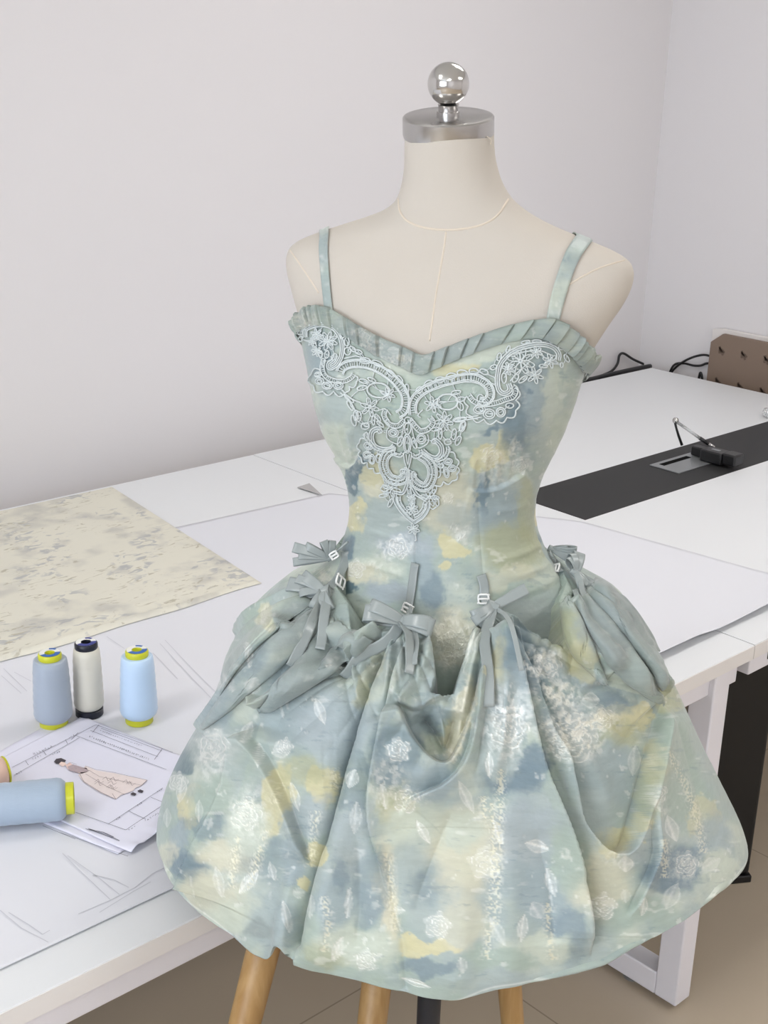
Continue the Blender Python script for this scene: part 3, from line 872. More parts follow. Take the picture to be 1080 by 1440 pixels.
AX = atD(604, 1400, D0)
form = empty('dress_form', (AX[0], AX[1], 0), 'cream dress form with chrome neck cap and wooden legs standing before the work table', 'dress form')
zt = np.concatenate([np.linspace(zpy(1040), zpy(420), 70), np.linspace(zpy(420), zpy(250), 90)[1:], np.linspace(zpy(250), zpy(186), 20)[1:]])
ph = np.linspace(-np.pi, np.pi, 160, endpoint=False)
BV = body(ph[None, :], zt[:, None], 0.0)
BF = grid_faces(160, len(zt), True)
fast_mesh('torso', BV, BF, M['linen'], form)
bot = BV[0]; top_ = BV[-1]
obj('torso_base', np.concatenate([bot, bot + UPV * 0.004]), [tuple(range(160)), tuple(range(319, 159, -1))], M['linen'], form, False)
tree_body = bvh(BV, BF)
def hit(tree, px, py, off=0.0):
    d = Vector(ray(px, py)).normalized()
    r = tree.ray_cast(Vector(CAMP), d)
    if r[0] is None: return None, None
    return np.array(r[0]) + np.array(r[1]) * off, np.array(r[1])
def trace(tree, pts, off=0.0, n=8, closed=False, smooth=True):
    Q = spline(pts, n, closed) if smooth else np.asarray(pts, float)
    out = []
    for q in Q:
        p, nn = hit(tree, q[0], q[1], off)
        if p is not None: out.append(p)
    return np.array(out)
# seams of the jersey cover
def seam(pts, name='seam', r=0.0011):
    P = trace(tree_body, pts, -0.0004)
    MB().tube(P, r, 8).build(name, M['seam'], form, smooth=True)
seam([(560, 280), (562, 296), (572, 310), (592, 319), (620, 323), (650, 322), (680, 315), (700, 302), (715, 280)], r=0.0013)
seam([(627, 326), (624, 350), (618, 385), (612, 420), (608, 450), (604, 480)])
seam([(878, 366), (860, 371), (838, 379), (815, 391), (800, 400)])
seam([(408, 352), (422, 372), (438, 396), (448, 412)])
# neck cap and finial
nx_, na, nb = ring(np.array(zpy(190.0)))
ncap = L2W(float(nx_) - 0.0012, D0, zpy(187))
rc = (float(na) + float(nb)) / 2 + 0.0002
tiltax = UPV * math.cos(.155) - FW * math.sin(.165) - RT * .05; tiltax /= np.linalg.norm(tiltax)
cap = MB().lathe([(rc - .008, -0.004), (rc - .0005, -0.0035), (rc + .0004, 0.0), (rc + .0004, 0.0165), (rc - .001, 0.0182), (rc - .004, 0.0190), (0.012, 0.0194), (0, 0.0194)], ncap, tiltax, 96).build('neck_cap', M['brushed'], form, smooth=True)
sharp(cap, 30)
kb = MB()
kb.lathe([(0.0125, 0.019), (0.0125, 0.023), (0.0105, 0.0235), (0.0105, 0.0285), (0.0112, 0.030)], ncap, tiltax, 48)
sharp(kb.build('finial_collar', M['brushed'], form, smooth=True), 30)
rb_ = 0.0218
kn = [(rb_ * math.sin(t), 0.0290 + rb_ - rb_ * math.cos(t)) for t in np.linspace(0.42, math.pi, 40)]
kn[-1] = (0.00001, kn[-1][1])
MB().lathe(kn, ncap, tiltax, 64, caps=False).build('finial_ball', M['chrome'], form, smooth=True)
th_ = [atD(683, 188, D0 - .045), atD(687, 194, D0 - .047), atD(690, 199, D0 - .046)]
P0, _ = hit(tree_body, 684, 192, .001); P1, _ = hit(tree_body, 687, 197, .003); P2, _ = hit(tree_body, 688, 203, .0015)
MB().tube(spline([P0, P1, P2], 6), 0.0005, 6).build('loose_thread', M['seam'], form)
# post, bracket arms and legs
pz = zpy(1040)
MB().lathe([(0.016, 0.03), (0.016, pz + .02)], (AX[0], AX[1], 0), n=28).build('post', M['postblack'], form, smooth=True)
sharp(MB().lathe([(0.03, 0.80), (0.03, 0.86)], (AX[0], AX[1], 0), n=28).build('hub', M['postblack'], form), 30)
for (pa_, pb_, yy) in (((374, 1320), (344, 1440), 1.005), ((530, 1380), (523, 1440), 0.955), ((715, 1365), (721, 1440), 0.965)):
    a_, b_ = aty(*pa_, yy), aty(*pb_, yy - 0.012)
    d = (a_ - b_) / (a_ - b_)[2]
    tp = a_ + d * (0.865 - a_[2]); ft = a_ + d * (0.0 - a_[2])
    h_ = np.linspace(0, 1, 12)[:, None]
    lg = MB().tube(ft * (1 - h_) + tp * h_, 0.0115 + 0.0095 * np.linspace(0, 1, 12), 24).build('leg', M['wood'], form, smooth=True)
    sharp(lg, 40)
    MB().tube([tp - UPV * .03, np.array([AX[0], AX[1], 0.835])], 0.007, 10).build('bracket_arm', M['postblack'], form, smooth=True)

# ================================================================== the dress
dress = empty('dress', (AX[0], AX[1], zpy(1200)), 'pale green watercolour mini dress with puffed skirt and grey bows on the form', 'dress')

# ---- print: watercolour patches, brushed streaks, woven roses and leaves, some painted fold shade
PAL = dict(sage=(163, 178, 167), pale=(193, 201, 186), mist=(166, 178, 175), blue=(152, 167, 171), slate=(113, 133, 143), teal=(80, 108, 119), yel=(205, 200, 160), cream=(208, 205, 181), olive=(170, 173, 138), grey=(148, 159, 157), white=(250, 250, 244), lav=(164, 175, 180))
PAL = {k: srgb(*v) for k, v in PAL.items()}
PATCH = []   # x, y, rx, ry, angle, colour, strength
def pt(x, y, rx, ry, c, a=0, s=0.9): PATCH.append((x, y, rx, ry, a, c, s))
# bodice
for q in [(450, 500, 25, 40, 'blue'), (470, 640, 30, 50, 'pale'), (470, 560, 22, 45, 'mist'), (560, 530, 60, 22, 'pale', 20), (540, 560, 40, 40, 'sage'), (640, 518, 34, 13, 'yel', -12), (690, 490, 60, 14, 'pale', -15), (610, 600, 60, 80, 'sage'),
          (500, 665, 11, 34, 'teal', 10), (540, 680, 30, 32, 'cream', 0, .8), (530, 660, 20, 24, 'yel', 0, .6), (503, 725, 14, 26, 'yel', 10), (545, 740, 40, 40, 'mist'), (630, 710, 42, 55, 'cream', 0, .75), (680, 640, 22, 20, 'yel'), (712, 625, 16, 26, 'yel', 20, .8), (730, 590, 30, 60, 'slate'), (760, 560, 24, 70, 'blue'),
          (690, 605, 14, 5, 'slate'), (745, 553, 6, 6, 'slate'), (780, 540, 14, 70, 'pale', 10, .7), (700, 720, 34, 60, 'blue'), (740, 720, 14, 50, 'olive', 0, .6), (676, 690, 8, 40, 'slate'), (640, 768, 24, 12, 'yel', 10), (628, 792, 10, 9, 'yel'), (570, 765, 40, 16, 'lav', 10), (520, 800, 40, 26, 'pale'), (500, 810, 40, 20, 'cream'), (610, 830, 22, 30, 'slate', 0, .8), (590, 800, 20, 30, 'blue'),
          (545, 835, 34, 18, 'lav'), (720, 770, 50, 40, 'olive', 0, .75), (715, 810, 50, 14, 'cream', -14, .5), (660, 730, 50, 24, 'blue', 0, .5), (770, 740, 12, 40, 'olive'), (640, 900, 34, 50, 'cream', 0, .8), (620, 960, 30, 30, 'sage'), (740, 880, 60, 50, 'grey', 0, .9), (490, 770, 12, 20, 'slate'), (480, 830, 26, 12, 'teal', 10), (480, 920, 34, 40, 'slate'), (560, 470, 40, 12, 'pale', 30)]:
    pt(*q[:5], *(q[5:] if len(q) > 5 else ()))
N_BOD = len(PATCH)
for q in [  # skirt
    (355, 850, 30, 40, 'sage'), (345, 935, 60, 18, 'slate', -42, .6), (288, 1000, 18, 34, 'slate', -35, .55), (420, 925, 40, 12, 'slate', -45, .5), (430, 965, 60, 9, 'slate', -28, .5), (880, 905, 14, 60, 'slate', -38, .45), (910, 900, 12, 40, 'slate', -35, .5), (855, 870, 10, 40, 'slate', -35, .4), (330, 900, 20, 60, 'mist'), (375, 865, 14, 22, 'yel', 0, .6), (420, 880, 50, 30, 'grey', -40), (300, 1000, 30, 60, 'blue'), (262, 1060, 30, 22, 'teal', -35, .8), (300, 1050, 40, 40, 'mist'), (420, 1000, 70, 60, 'blue', -30, .8), (470, 1020, 60, 50, 'lav', 0, .6), (440, 950, 60, 30, 'grey', -40, .8),  # slate strokes along the hip folds: dark print that also paints fold shade
    (520, 950, 14, 50, 'yel', 20, .55), (530, 930, 60, 40, 'grey', 0, .5), (262, 1145, 17, 24, 'yel'), (275, 1115, 12, 14, 'cream'), (250, 1180, 12, 40, 'blue'), (265, 1215, 30, 26, 'slate', 0, .9), (290, 1160, 40, 20, 'slate', 10, .6), (300, 1120, 40, 30, 'sage'), (238, 1205, 12, 26, 'cream', 20, .6),
    (388, 1125, 22, 52, 'yel', 10, .85), (320, 1205, 50, 26, 'cream', 10, .8), (300, 1260, 50, 30, 'cream', 20, .7), (370, 1200, 34, 40, 'slate', 0, .5), (410, 1210, 20, 40, 'blue'), (345, 1165, 40, 40, 'pale'), (340, 1290, 50, 30, 'pale'), (385, 1300, 40, 40, 'blue', 0, .7), (365, 1310, 26, 14, 'grey'),
    (455, 1105, 26, 30, 'yel', 10, .9), (430, 1085, 34, 20, 'olive', 0, .6), (447, 1200, 18, 16, 'yel'), (427, 1240, 7, 10, 'yel'), (440, 1150, 40, 30, 'lav', 0, .7), (500, 1100, 26, 50, 'teal', 8, .5), (490, 1030, 30, 60, 'blue', 15, .6), (495, 1180, 30, 60, 'lav', 10, .6), (470, 1270, 30, 50, 'blue', 0, .8), (480, 1230, 16, 30, 'slate', 0, .6),
    (560, 1065, 40, 60, 'slate', 0, .8), (600, 1100, 50, 26, 'blue'), (600, 1010, 40, 26, 'blue', 0, .9), (560, 1140, 26, 34, 'olive', 0, .8), (570, 1150, 24, 18, 'yel', 0, .5), (640, 1040, 14, 40, 'cream', 15), (655, 1000, 14, 50, 'cream', 5), (590, 1180, 60, 50, 'pale'), (545, 1260, 16, 80, 'cream', -6), (590, 1230, 50, 50, 'mist'),
    (520, 1250, 26, 60, 'slate', 0, .6), (610, 1240, 40, 30, 'slate', -40, .45), (660, 1200, 60, 70, 'cream', 0, .8), (650, 1170, 34, 30, 'pale'), (700, 940, 14, 50, 'yel', 5, .6), (690, 1010, 20, 40, 'grey'), (720, 1090, 50, 34, 'slate', 0, .95), (750, 1070, 26, 20, 'slate'), (700, 1060, 30, 40, 'mist'),
    (740, 1180, 50, 60, 'lav', 0, .8), (770, 1260, 40, 60, 'blue', 0, .85), (800, 1310, 30, 40, 'slate', 0, .6), (720, 1240, 40, 30, 'blue', 0, .7), (600, 1330, 48, 12, 'yel', 2, .95), (580, 1338, 24, 16, 'yel'), (600, 1360, 50, 12, 'slate', 0, .7), (650, 1300, 40, 40, 'cream', 0, .6), (500, 1330, 60, 30, 'pale'), (455, 1345, 30, 16, 'olive', 20, .5), (700, 1350, 60, 16, 'sage'), (770, 1330, 40, 20, 'pale'),
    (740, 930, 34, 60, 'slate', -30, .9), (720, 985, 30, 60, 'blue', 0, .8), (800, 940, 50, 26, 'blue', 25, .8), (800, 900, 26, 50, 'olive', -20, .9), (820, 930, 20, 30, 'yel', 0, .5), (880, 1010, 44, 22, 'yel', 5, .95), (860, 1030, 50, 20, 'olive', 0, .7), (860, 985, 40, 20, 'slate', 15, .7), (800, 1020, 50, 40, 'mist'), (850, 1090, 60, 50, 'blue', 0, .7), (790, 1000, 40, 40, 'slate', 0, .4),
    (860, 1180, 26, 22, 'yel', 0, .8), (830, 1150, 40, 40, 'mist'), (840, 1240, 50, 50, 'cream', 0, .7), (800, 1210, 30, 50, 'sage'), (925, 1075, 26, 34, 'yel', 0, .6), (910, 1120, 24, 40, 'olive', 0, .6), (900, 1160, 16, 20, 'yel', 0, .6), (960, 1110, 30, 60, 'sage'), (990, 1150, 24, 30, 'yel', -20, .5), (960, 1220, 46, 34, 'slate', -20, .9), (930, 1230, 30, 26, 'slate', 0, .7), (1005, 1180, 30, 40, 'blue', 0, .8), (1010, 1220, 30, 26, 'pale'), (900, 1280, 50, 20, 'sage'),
    (880, 900, 40, 50, 'grey', 0, .95), (850, 880, 40, 50, 'grey', -40, .9), (910, 920, 30, 40, 'sage', 0, .8), (940, 985, 26, 20, 'olive', 0, .8), (950, 1040, 30, 40, 'sage')]:
    pt(*q[:5], *(q[5:] if len(q) > 5 else ()))
ROSES = [(345, 1145, 27, 0.3), (300, 1050, 26, 1.0), (682, 1215, 27, 2.0), (615, 1302, 22, .5), (805, 1040, 40, 1.2), (845, 1010, 20, 2.2), (770, 935, 22, .2), (635, 905, 26, 2.6), (848, 1275, 22, 1.1), (965, 1215, 20, .8), (715, 1025, 32, .4), (515, 1350, 18, 1.5), (925, 1115, 16, 2.), (570, 1125, 22, 1.), (250, 1100, 16, .6), (560, 1055, 20, 2.2), (400, 1050, 14, .1), (690, 640, 16, .5), (730, 655, 14, .9), (560, 770, 20, .3), (500, 800, 16, 1.), (630, 700, 10, 2.), (470, 930, 16, .5)]
LEAVES = [(308, 1240, 8, 24, -12), (350, 1240, 9, 22, 40), (383, 1225, 6, 14, -15), (403, 1290, 7, 26, -12), (420, 1256, 10, 8, 0), (437, 1275, 6, 18, 5), (490, 1270, 6, 24, 5), (450, 1000, 8, 20, -20), (355, 965, 12, 14, 20), (347, 1030, 9, 18, 25), (364, 1062, 8, 18, 5), (395, 1055, 14, 12, -20), (322, 960, 8, 16, -30), (350, 920, 6, 20, -5), (415, 1120, 7, 22, -15), (500, 1150, 9, 24, 5), (495, 1095, 10, 14, 20), (700, 1170, 6, 20, -20), (755, 1190, 18, 10, 15), (775, 1240, 9, 22, -15), (735, 1305, 8, 20, 8), (700, 1310, 9, 24, -28), (755, 1280, 12, 14, -30), (650, 1357, 8, 12, -10), (560, 1280, 10, 6, 0), (688, 1075, 6, 20, 0), (655, 1120, 8, 26, -25), (945, 1165, 10, 20, -20), (945, 1260, 12, 20, 25), (892, 1070, 10, 22, 5), (1000, 1215, 16, 10, -30), (880, 1215, 12, 12, 0), (905, 1275, 6, 14, 10), (780, 1045, 14, 8, 20), (830, 985, 14, 12, 0), (660, 910, 8, 14, 30), (540, 1120, 7, 20, -10), (595, 1170, 7, 20, -30), (880, 1260, 8, 10, 0), (585, 1382, 22, 5, 18), (475, 1335, 8, 20, 20), (350, 1345, 16, 6, 20), (255, 1110, 8, 20, 10), (280, 1140, 6, 16, 0), (235, 1150, 6, 14, 0)]
GLIT = [(805, 1030, 46, 34, .4, 1.2), (765, 930, 26, 22, .1, 1.1), (845, 1012, 26, 18, .6, 1.1), (780, 975, 30, 26, .3, .9), (636, 900, 30, 36, .5, .9), (715, 1015, 30, 44, .1, .9), (652, 985, 10, 40, .8, .6), (375, 865, 12, 20, .7, .8), (425, 905, 10, 20, .2, .8), (300, 1060, 24, 34, 0, .7), (350, 1140, 30, 34, .5, .6), (300, 960, 14, 18, .1, .7), (545, 1100, 18, 40, 0, .6), (575, 1120, 24, 12, .7, .8), (632, 1060, 22, 10, .2, .6), (870, 1200, 20, 14, .4, .5), (925, 1120, 16, 22, .4, .7), (965, 1220, 26, 20, .6, .5), (690, 655, 24, 24, .3, .7), (650, 745, 14, 10, .1, 1.), (555, 770, 24, 14, 0, .8), (725, 640, 10, 26, .2, .6), (500, 640, 12, 20, .2, .6), (520, 800, 34, 14, .4, .5), (440, 600, 12, 24, .2, .6), (460, 820, 14, 20, .5, .6), (720, 560, 20, 10, 0, .4), (780, 700, 14, 14, 0, .4)]
STREAKS = [[(690, 1130), (694, 1200), (690, 1280), (684, 1350)], [(705, 1080), (702, 1160), (700, 1230), (697, 1300)], [(445, 1140), (440, 1180), (436, 1220)], [(335, 1175), (330, 1210), (325, 1250)], [(375, 1165), (360, 1215), (350, 1250)], [(770, 1270), (772, 1310), (778, 1350)], [(935, 1050), (960, 1095), (980, 1150), (990, 1200)], [(935, 1180), (934, 1235)], [(545, 1200), (550, 1250), (556, 1310)], [(455, 1260), (462, 1300), (455, 1340)], [(680, 1120), (682, 1150)], [(470, 1080), (474, 1110)], [(395, 1100), (385, 1130)], [(916, 1060), (917, 1090)]]

def print_on(px, py, seed, k0, k1, panel=0):
    """colour and foil of the printed jacquard at pattern coordinates (px, py)"""
    n = len(px)
    wx = px + 13 * (fbm(px / 26, py / 26, seed) - .5) * 2 + 12 * (fbm(px / 5, py / 9, seed + 5) - .5)
    wy = py + 16 * (fbm(px / 26, py / 26, seed + 9) - .5) * 2 + 6 * (fbm(px / 7, py / 3, seed + 6) - .5)
    ox, oy = px + panel * 137.0, py + panel * 211.0         # each overlapping fold shows another stretch of the print
    a = fbm(ox / 90, oy / 70, seed + 20); b = fbm(ox / 60, oy / 50, seed + 31)
    col = PAL['mist'] * (1 - sstep(.3, .7, a))[:, None] + PAL['sage'] * sstep(.3, .7, a)[:, None]
    t = .8 * sstep(.46, .74, b)[:, None]; col = col * (1 - t) + PAL['pale'] * t
    t = sstep(.45, .7, fbm(ox / 46, oy / 40, seed + 44))[:, None] * .35; col = col * (1 - t) + PAL['blue'] * t
    for (x, y, rx, ry, an, c, s) in PATCH[k0:k1]:
        near = (np.abs(px - x) < (rx + ry) * 1.5 + 20) & (np.abs(py - y) < (rx + ry) * 1.5 + 20)
        if not near.any(): continue
        i = np.nonzero(near)[0]
        ca, sa = math.cos(math.radians(an)), math.sin(math.radians(an))
        dx, dy = wx[i] - x, wy[i] - y
        q = np.sqrt(((dx * ca + dy * sa) / rx) ** 2 + ((-dx * sa + dy * ca) / ry) ** 2)
        lo, hi = (.86, 1.08) if c in ('yel', 'teal') else (.6, 1.22)
        t = ((1 - sstep(lo, hi, q)) * s)[:, None]
        col[i] = col[i] * (1 - t) + PAL[c] * t
    # dry-brush strokes
    st = .7 * sstep(.68, .76, fbm(ox / 22, oy / 6, seed + 60, 3)) * sstep(.46, .58, fbm(ox / 70, oy / 70, seed + 61))
    col = col * (1 - .45 * st[:, None]) + PAL['slate'] * .45 * st[:, None]
    st = .5 * sstep(.66, .76, fbm(px / 24, py / 9, seed + 70, 3)) * sstep(.52, .64, fbm(px / 80, py / 60, seed + 71))
    col = col * (1 - .5 * st[:, None]) + PAL['white'] * .5 * st[:, None]
    foil = np.zeros(n)
    gold = np.zeros(n)
    for (x, y, R, ph_) in ROSES:
        i = np.nonzero((np.abs(px - x) < R * 1.5) & (np.abs(py - y) < R * 1.5))[0]
        if not len(i): continue
        dx, dy = px[i] - x, py[i] - y
        r = np.hypot(dx, dy); th = np.arctan2(dy, dx)
        edge = R * (0.86 + .12 * np.cos(5 * th + ph_) + .06 * np.cos(9 * th))
        inside = 1 - sstep(.9, 1.04, r / edge)
        sp_ = (r / R * 4.2 + .28 * np.sin(5 * th + ph_ + r / R * 5) + th / (2 * np.pi)) % 1.0
        line = np.clip(1 - np.abs(sp_ - .5) / .17, 0, 1)
        g = fbm(dx / 2.2, dy / 2.2, seed + 3)
        v = inside * (0.26 + .85 * line) * (.45 + 1.0 * g) * (.75 + .4 * math.sin(x * 3.7 + y) ** 2)
        foil[i] = np.maximum(foil[i], np.clip(v, 0, 1))
    for (x, y, rx, ry, an) in LEAVES:
        i = np.nonzero((np.abs(px - x) < 34) & (np.abs(py - y) < 34))[0]
        if not len(i): continue
        ca, sa = math.cos(math.radians(an)), math.sin(math.radians(an))
        dx, dy = px[i] - x, py[i] - y
        u, w_ = (dx * ca + dy * sa) / rx, (-dx * sa + dy * ca) / ry
        L_, S_ = (w_, u) if ry >= rx else (u, w_)
        q = np.abs(S_) / np.maximum(1 - np.abs(L_) ** 1.7, .02) + 0 * L_
        q = np.where(np.abs(L_) > 1, 9, q)
        rimv = np.clip(1 - np.abs(q - .82) / .25, 0, 1); ins = (q < 1) * 1.0
        v = np.maximum(rimv * .8, ins * (.35 + .6 * np.clip(1 - np.abs(S_ + .15) * 3, 0, 1))) * (q < 1.1) * (.35 + .9 * fbm(dx / 3, dy / 3, seed + 4)) * (.55 + .5 * math.sin(x * 12.9 + y * 7.1) ** 2)
        foil[i] = np.maximum(foil[i], np.clip(v, 0, 1))
    for s_ in STREAKS:
        Q = spline(s_, 12)
        i = np.nonzero((px > Q[:, 0].min() - 14) & (px < Q[:, 0].max() + 14) & (py > Q[:, 1].min() - 10) & (py < Q[:, 1].max() + 10))[0]
        if not len(i): continue
        xc = np.interp(py[i], Q[:, 1], Q[:, 0])
        sp_ = sstep(.46, .62, vnoise(px[i] / 1.6, py[i] / 2.2, seed + 8)) * np.exp(-((px[i] - xc) / (5.5 + 3 * vnoise(py[i] / 15, py[i] * 0, 4))) ** 2) * ((py[i] > Q[:, 1].min()) & (py[i] < Q[:, 1].max()))
        foil[i] = np.maximum(foil[i], .65 * sp_); gold[i] = np.maximum(gold[i], sp_)
    for (x, y, rx, ry, gd, s_) in GLIT:
        i = np.nonzero((np.abs(px - x) < rx * 2.2) & (np.abs(py - y) < ry * 2.2))[0]
        if not len(i): continue
        q = ((wx[i] - x) / rx) ** 2 + ((wy[i] - y) / ry) ** 2
        g = sstep(.40, .66, fbm(px[i] / 4.5, py[i] / 5.5, seed + 15, 3)) * .8 + .35 * sstep(.45, .6, fbm(px[i] / 14, py[i] / 12, seed + 16))
        v = np.exp(-q ** 1.5) * g * s_
        foil[i] = np.maximum(foil[i], np.clip(v, 0, 1)); gold[i] = np.maximum(gold[i], np.clip(v, 0, 1) * gd)
    # scattered silver flecks
    fl = sstep(.70, .78, fbm(px / 9, py / 12, seed + 80, 3)) * sstep(.52, .62, fbm(px / 60, py / 60, seed + 81))
    foil = np.maximum(foil, .35 * fl)
    fc_ = PAL['white'] * (1 - .55 * gold[:, None]) + srgb(232, 222, 170) * .55 * gold[:, None]
    fo_ = np.clip(foil * 1.15, 0, 1)[:, None] * .72
    col = col * (1 - fo_) + fc_ * fo_
    return np.clip(col, 0, 1), foil

# ---- creases: polyline, raised side (+1 = viewer's right when travelling down), height (m), falloff (px), tapers
def seg_dist(px, py, Q):
    """signed distance (px) to a polyline and the travel fraction"""
    best = np.full(len(px), 1e9); sgn = np.zeros(len(px)); fr = np.zeros(len(px))
    L_ = np.r_[0, np.cumsum(np.hypot(*np.diff(Q, axis=0).T))]
    for i in range(len(Q) - 1):
        ax_, ay_ = Q[i]; dx, dy = Q[i + 1] - Q[i]; l2 = dx * dx + dy * dy + 1e-9
        t = np.clip(((px - ax_) * dx + (py - ay_) * dy) / l2, 0, 1)
        ex, ey = px - ax_ - t * dx, py - ay_ - t * dy
        d = np.hypot(ex, ey)
        m = d < best
        best = np.where(m, d, best)
        sgn = np.where(m, np.sign(dy * (px - ax_) - dx * (py - ay_)), sgn)
        fr = np.where(m, (L_[i] + t * math.sqrt(l2)) / L_[-1], fr)
    return best * sgn, fr
def crease(px, py, pts, side, A, w, t0=.12, t1=.12, kind='edge', over=0.0):
    """height field of one fold; with over > 0 also the sideways shift (px) that lays its lip over the low side"""
    Q = spline(pts, 4)
    out = np.zeros((3, len(px)))
    pad = 3.2 * w + 8
    i = np.nonzero((px > Q[:, 0].min() - pad) & (px < Q[:, 0].max() + pad) & (py > Q[:, 1].min() - pad) & (py < Q[:, 1].max() + pad))[0]
    if not len(i): return out
    d, f = seg_dist(px[i], py[i], Q)
    tp = (sstep(0, t0, f) if t0 else 1) * (1 - sstep(1 - t1, 1, f) if t1 else 1)
    d = d * side
    if kind == 'edge':
        rise = sstep(-2, 4.5, d)
        v = A * (rise * np.exp(-np.clip(d - 3, 0, None) / w) - (1 - rise) * (.30 * np.exp(-np.clip(-d, 0, None) / (w * .6)) + .15 * np.exp(-np.clip(-d, 0, None) / 4)))
        if over:
            e = 1.5
            g = Q[np.minimum((f * (len(Q) - 1)).astype(int) + 1, len(Q) - 1)] - Q[np.minimum((f * (len(Q) - 1)).astype(int), len(Q) - 2)]
            g = g / (np.linalg.norm(g, axis=1)[:, None] + 1e-9)
            nx, ny = g[:, 1] * side, -g[:, 0] * side           # towards the raised side
            tau = over * sstep(-2, 4.5, d) * np.exp(-np.clip(d - 3, 0, None) / 9) * tp
            out[1, i], out[2, i] = -nx * tau, -ny * tau
    elif kind == 'ridge':
        v = A * np.exp(-(d / w) ** 2)
    else:
        v = -A * np.exp(-np.abs(d) / w)
    out[0, i] = v * tp
    return out

# ---- bodice: follows the form, cut off at the neckline, running on below the bows as the hip yoke
NECK = [(421, 470), (432, 458), (448, 452), (468, 455), (490, 468), (515, 484), (545, 500), (570, 511), (592, 521), (615, 513), (650, 498), (700, 480), (745, 470), (768, 472), (790, 485), (806, 503), (816, 520)]
nk = trace(tree_body, NECK, 0.0, 6)
nphi = to_phi(nk); nz = nk[:, 2]
o_ = np.argsort(nphi); nphi, nz = nphi[o_], nz[o_]
zback = zpy(560)
def ztop(phi):
    a_ = np.interp(phi, nphi, nz)
    lo = sstep(nphi[0] - .9, nphi[0], phi); hi = 1 - sstep(nphi[-1], nphi[-1] + .9, phi)
    return np.where(phi < nphi[0], zback + (nz[0] - zback) * lo, np.where(phi > nphi[-1], zback + (nz[-1] - zback) * hi, a_))
nph, nzz = 760, 420
bphi = np.linspace(-np.pi, np.pi, nph, endpoint=False)
tt = np.linspace(0, 1, nzz)[:, None]
zb0 = zpy(1035)
Zg = zb0 + (ztop(bphi)[None, :] - zb0) * tt
P0 = body(bphi[None, :], Zg, 0.004)
pxy = project(P0)
fx, fy = pxy[..., 0].ravel(), pxy[..., 1].ravel()
front = np.cos(np.broadcast_to(bphi[None, :], Zg.shape).ravel() + PSI) > -0.25
dsp = np.zeros(fx.shape)
CB = [  # seams, gathers and wrinkles of the bodice
    ([(585, 745), (583, 800), (577, 850), (570, 900)], 1, .0016, 3, .02, .02, 'groove'), ([(672, 690), (674, 740), (679, 800), (681, 850)], 1, .0016, 3, .02, .02, 'groove'),
    ([(657, 684), (675, 688), (700, 684), (722, 672), (740, 660)], -1, .004, 20, .1, .1, 'edge'), ([(474, 640), (485, 652), (497, 652), (503, 640)], -1, .004, 18, .1, .1, 'edge'),
    ([(668, 640), (664, 684)], 1, .002, 4, .3, 0, 'ridge'), ([(684, 632), (680, 686)], 1, .0025, 4, .3, 0, 'ridge'), ([(702, 630), (697, 684)], 1, .0025, 4, .3, 0, 'ridge'), ([(718, 628), (714, 676)], 1, .002, 4, .3, 0, 'ridge'), ([(732, 625), (730, 666)], 1, .002, 4, .3, 0, 'ridge'),
    ([(455, 590), (466, 620), (480, 648)], 1, .0028, 4, .3, 0, 'ridge'), ([(472, 588), (482, 620), (492, 650)], 1, .0028, 4, .3, 0, 'ridge'), ([(490, 600), (496, 640)], 1, .0022, 4, .3, 0, 'ridge'),
    ([(500, 745), (540, 752), (580, 768)], 1, .0014, 5, .3, .3, 'ridge'), ([(500, 790), (540, 800), (575, 812)], 1, .0016, 5, .3, .3, 'ridge'), ([(690, 790), (730, 780), (770, 760)], 1, .002, 6, .3, .2, 'ridge'), ([(690, 815), (740, 805), (785, 785)], 1, .0022, 7, .3, .2, 'ridge'), ([(700, 838), (750, 828), (790, 805)], 1, .0022, 7, .3, .1, 'ridge'), ([(690, 720), (720, 716), (745, 706)], 1, .0014, 5, .3, .1, 'ridge'),
    ([(600, 880), (622, 900), (655, 880)], 1, .003, 12, .1, .1, 'ridge'), ([(640, 545), (700, 520), (760, 510)], 1, .0012, 6, .3, .3, 'ridge')]
for c in CB: dsp[front] += crease(fx[front], fy[front], c[0], c[1], c[2], c[3], c[4], c[5], c[6])[0]
dsp += 0.0012 * (fbm(fx / 22, fy / 14, 77) - .5)
PB = body(bphi[None, :], Zg, 0.004 + dsp.reshape(Zg.shape))
tint, foil = print_on(np.where(front, fx, 1240 - fx), fy, 100, 0, N_BOD)
BODF = grid_faces(nph, nzz, True)
fast_mesh('bodice', PB, BODF, M['dress'], dress, dict(tint=tint, foil=foil))
tree_bod = bvh(PB, BODF)

# ---- skirt: bubble skirt, festooned between the bows
SL = sil([(462, 775), (440, 793), (402, 820), (364, 850), (336, 880), (320, 926), (304, 972), (283, 1018), (262, 1052), (240, 1092), (230, 1130), (229, 1158), (230, 1200)])
SR = sil([(772, 768), (800, 782), (842, 806), (872, 832), (902, 876), (930, 924), (956, 978), (985, 1045), (1010, 1100), (1028, 1142), (1036, 1170), (1038, 1195), (1038, 1230)])
zs_top, zs_max, zs_bot = zpy(770), zpy(1168), 0.805
ns = 900
sth = np.concatenate([np.linspace(-1.85, 1.85, 720), np.linspace(1.85, 2 * np.pi - 1.85, 182)[1:-1]])   # 0 faces the camera's side, dense in front
ns = len(sth)
n1, n2, n3 = 430, 70, 26
zo = np.linspace(zs_top, zs_max, n1)
xl, xr = smooth_interp(zo, SL, .016), smooth_interp(zo, SR, .016)
cx_ = (xl + xr) / 2; a_ = (xr - xl) / 2
fr_ = (zs_top - zo) / (zs_top - zs_max)
b_ = a_ * (0.80 + 0.10 * sstep(0, .5, fr_))
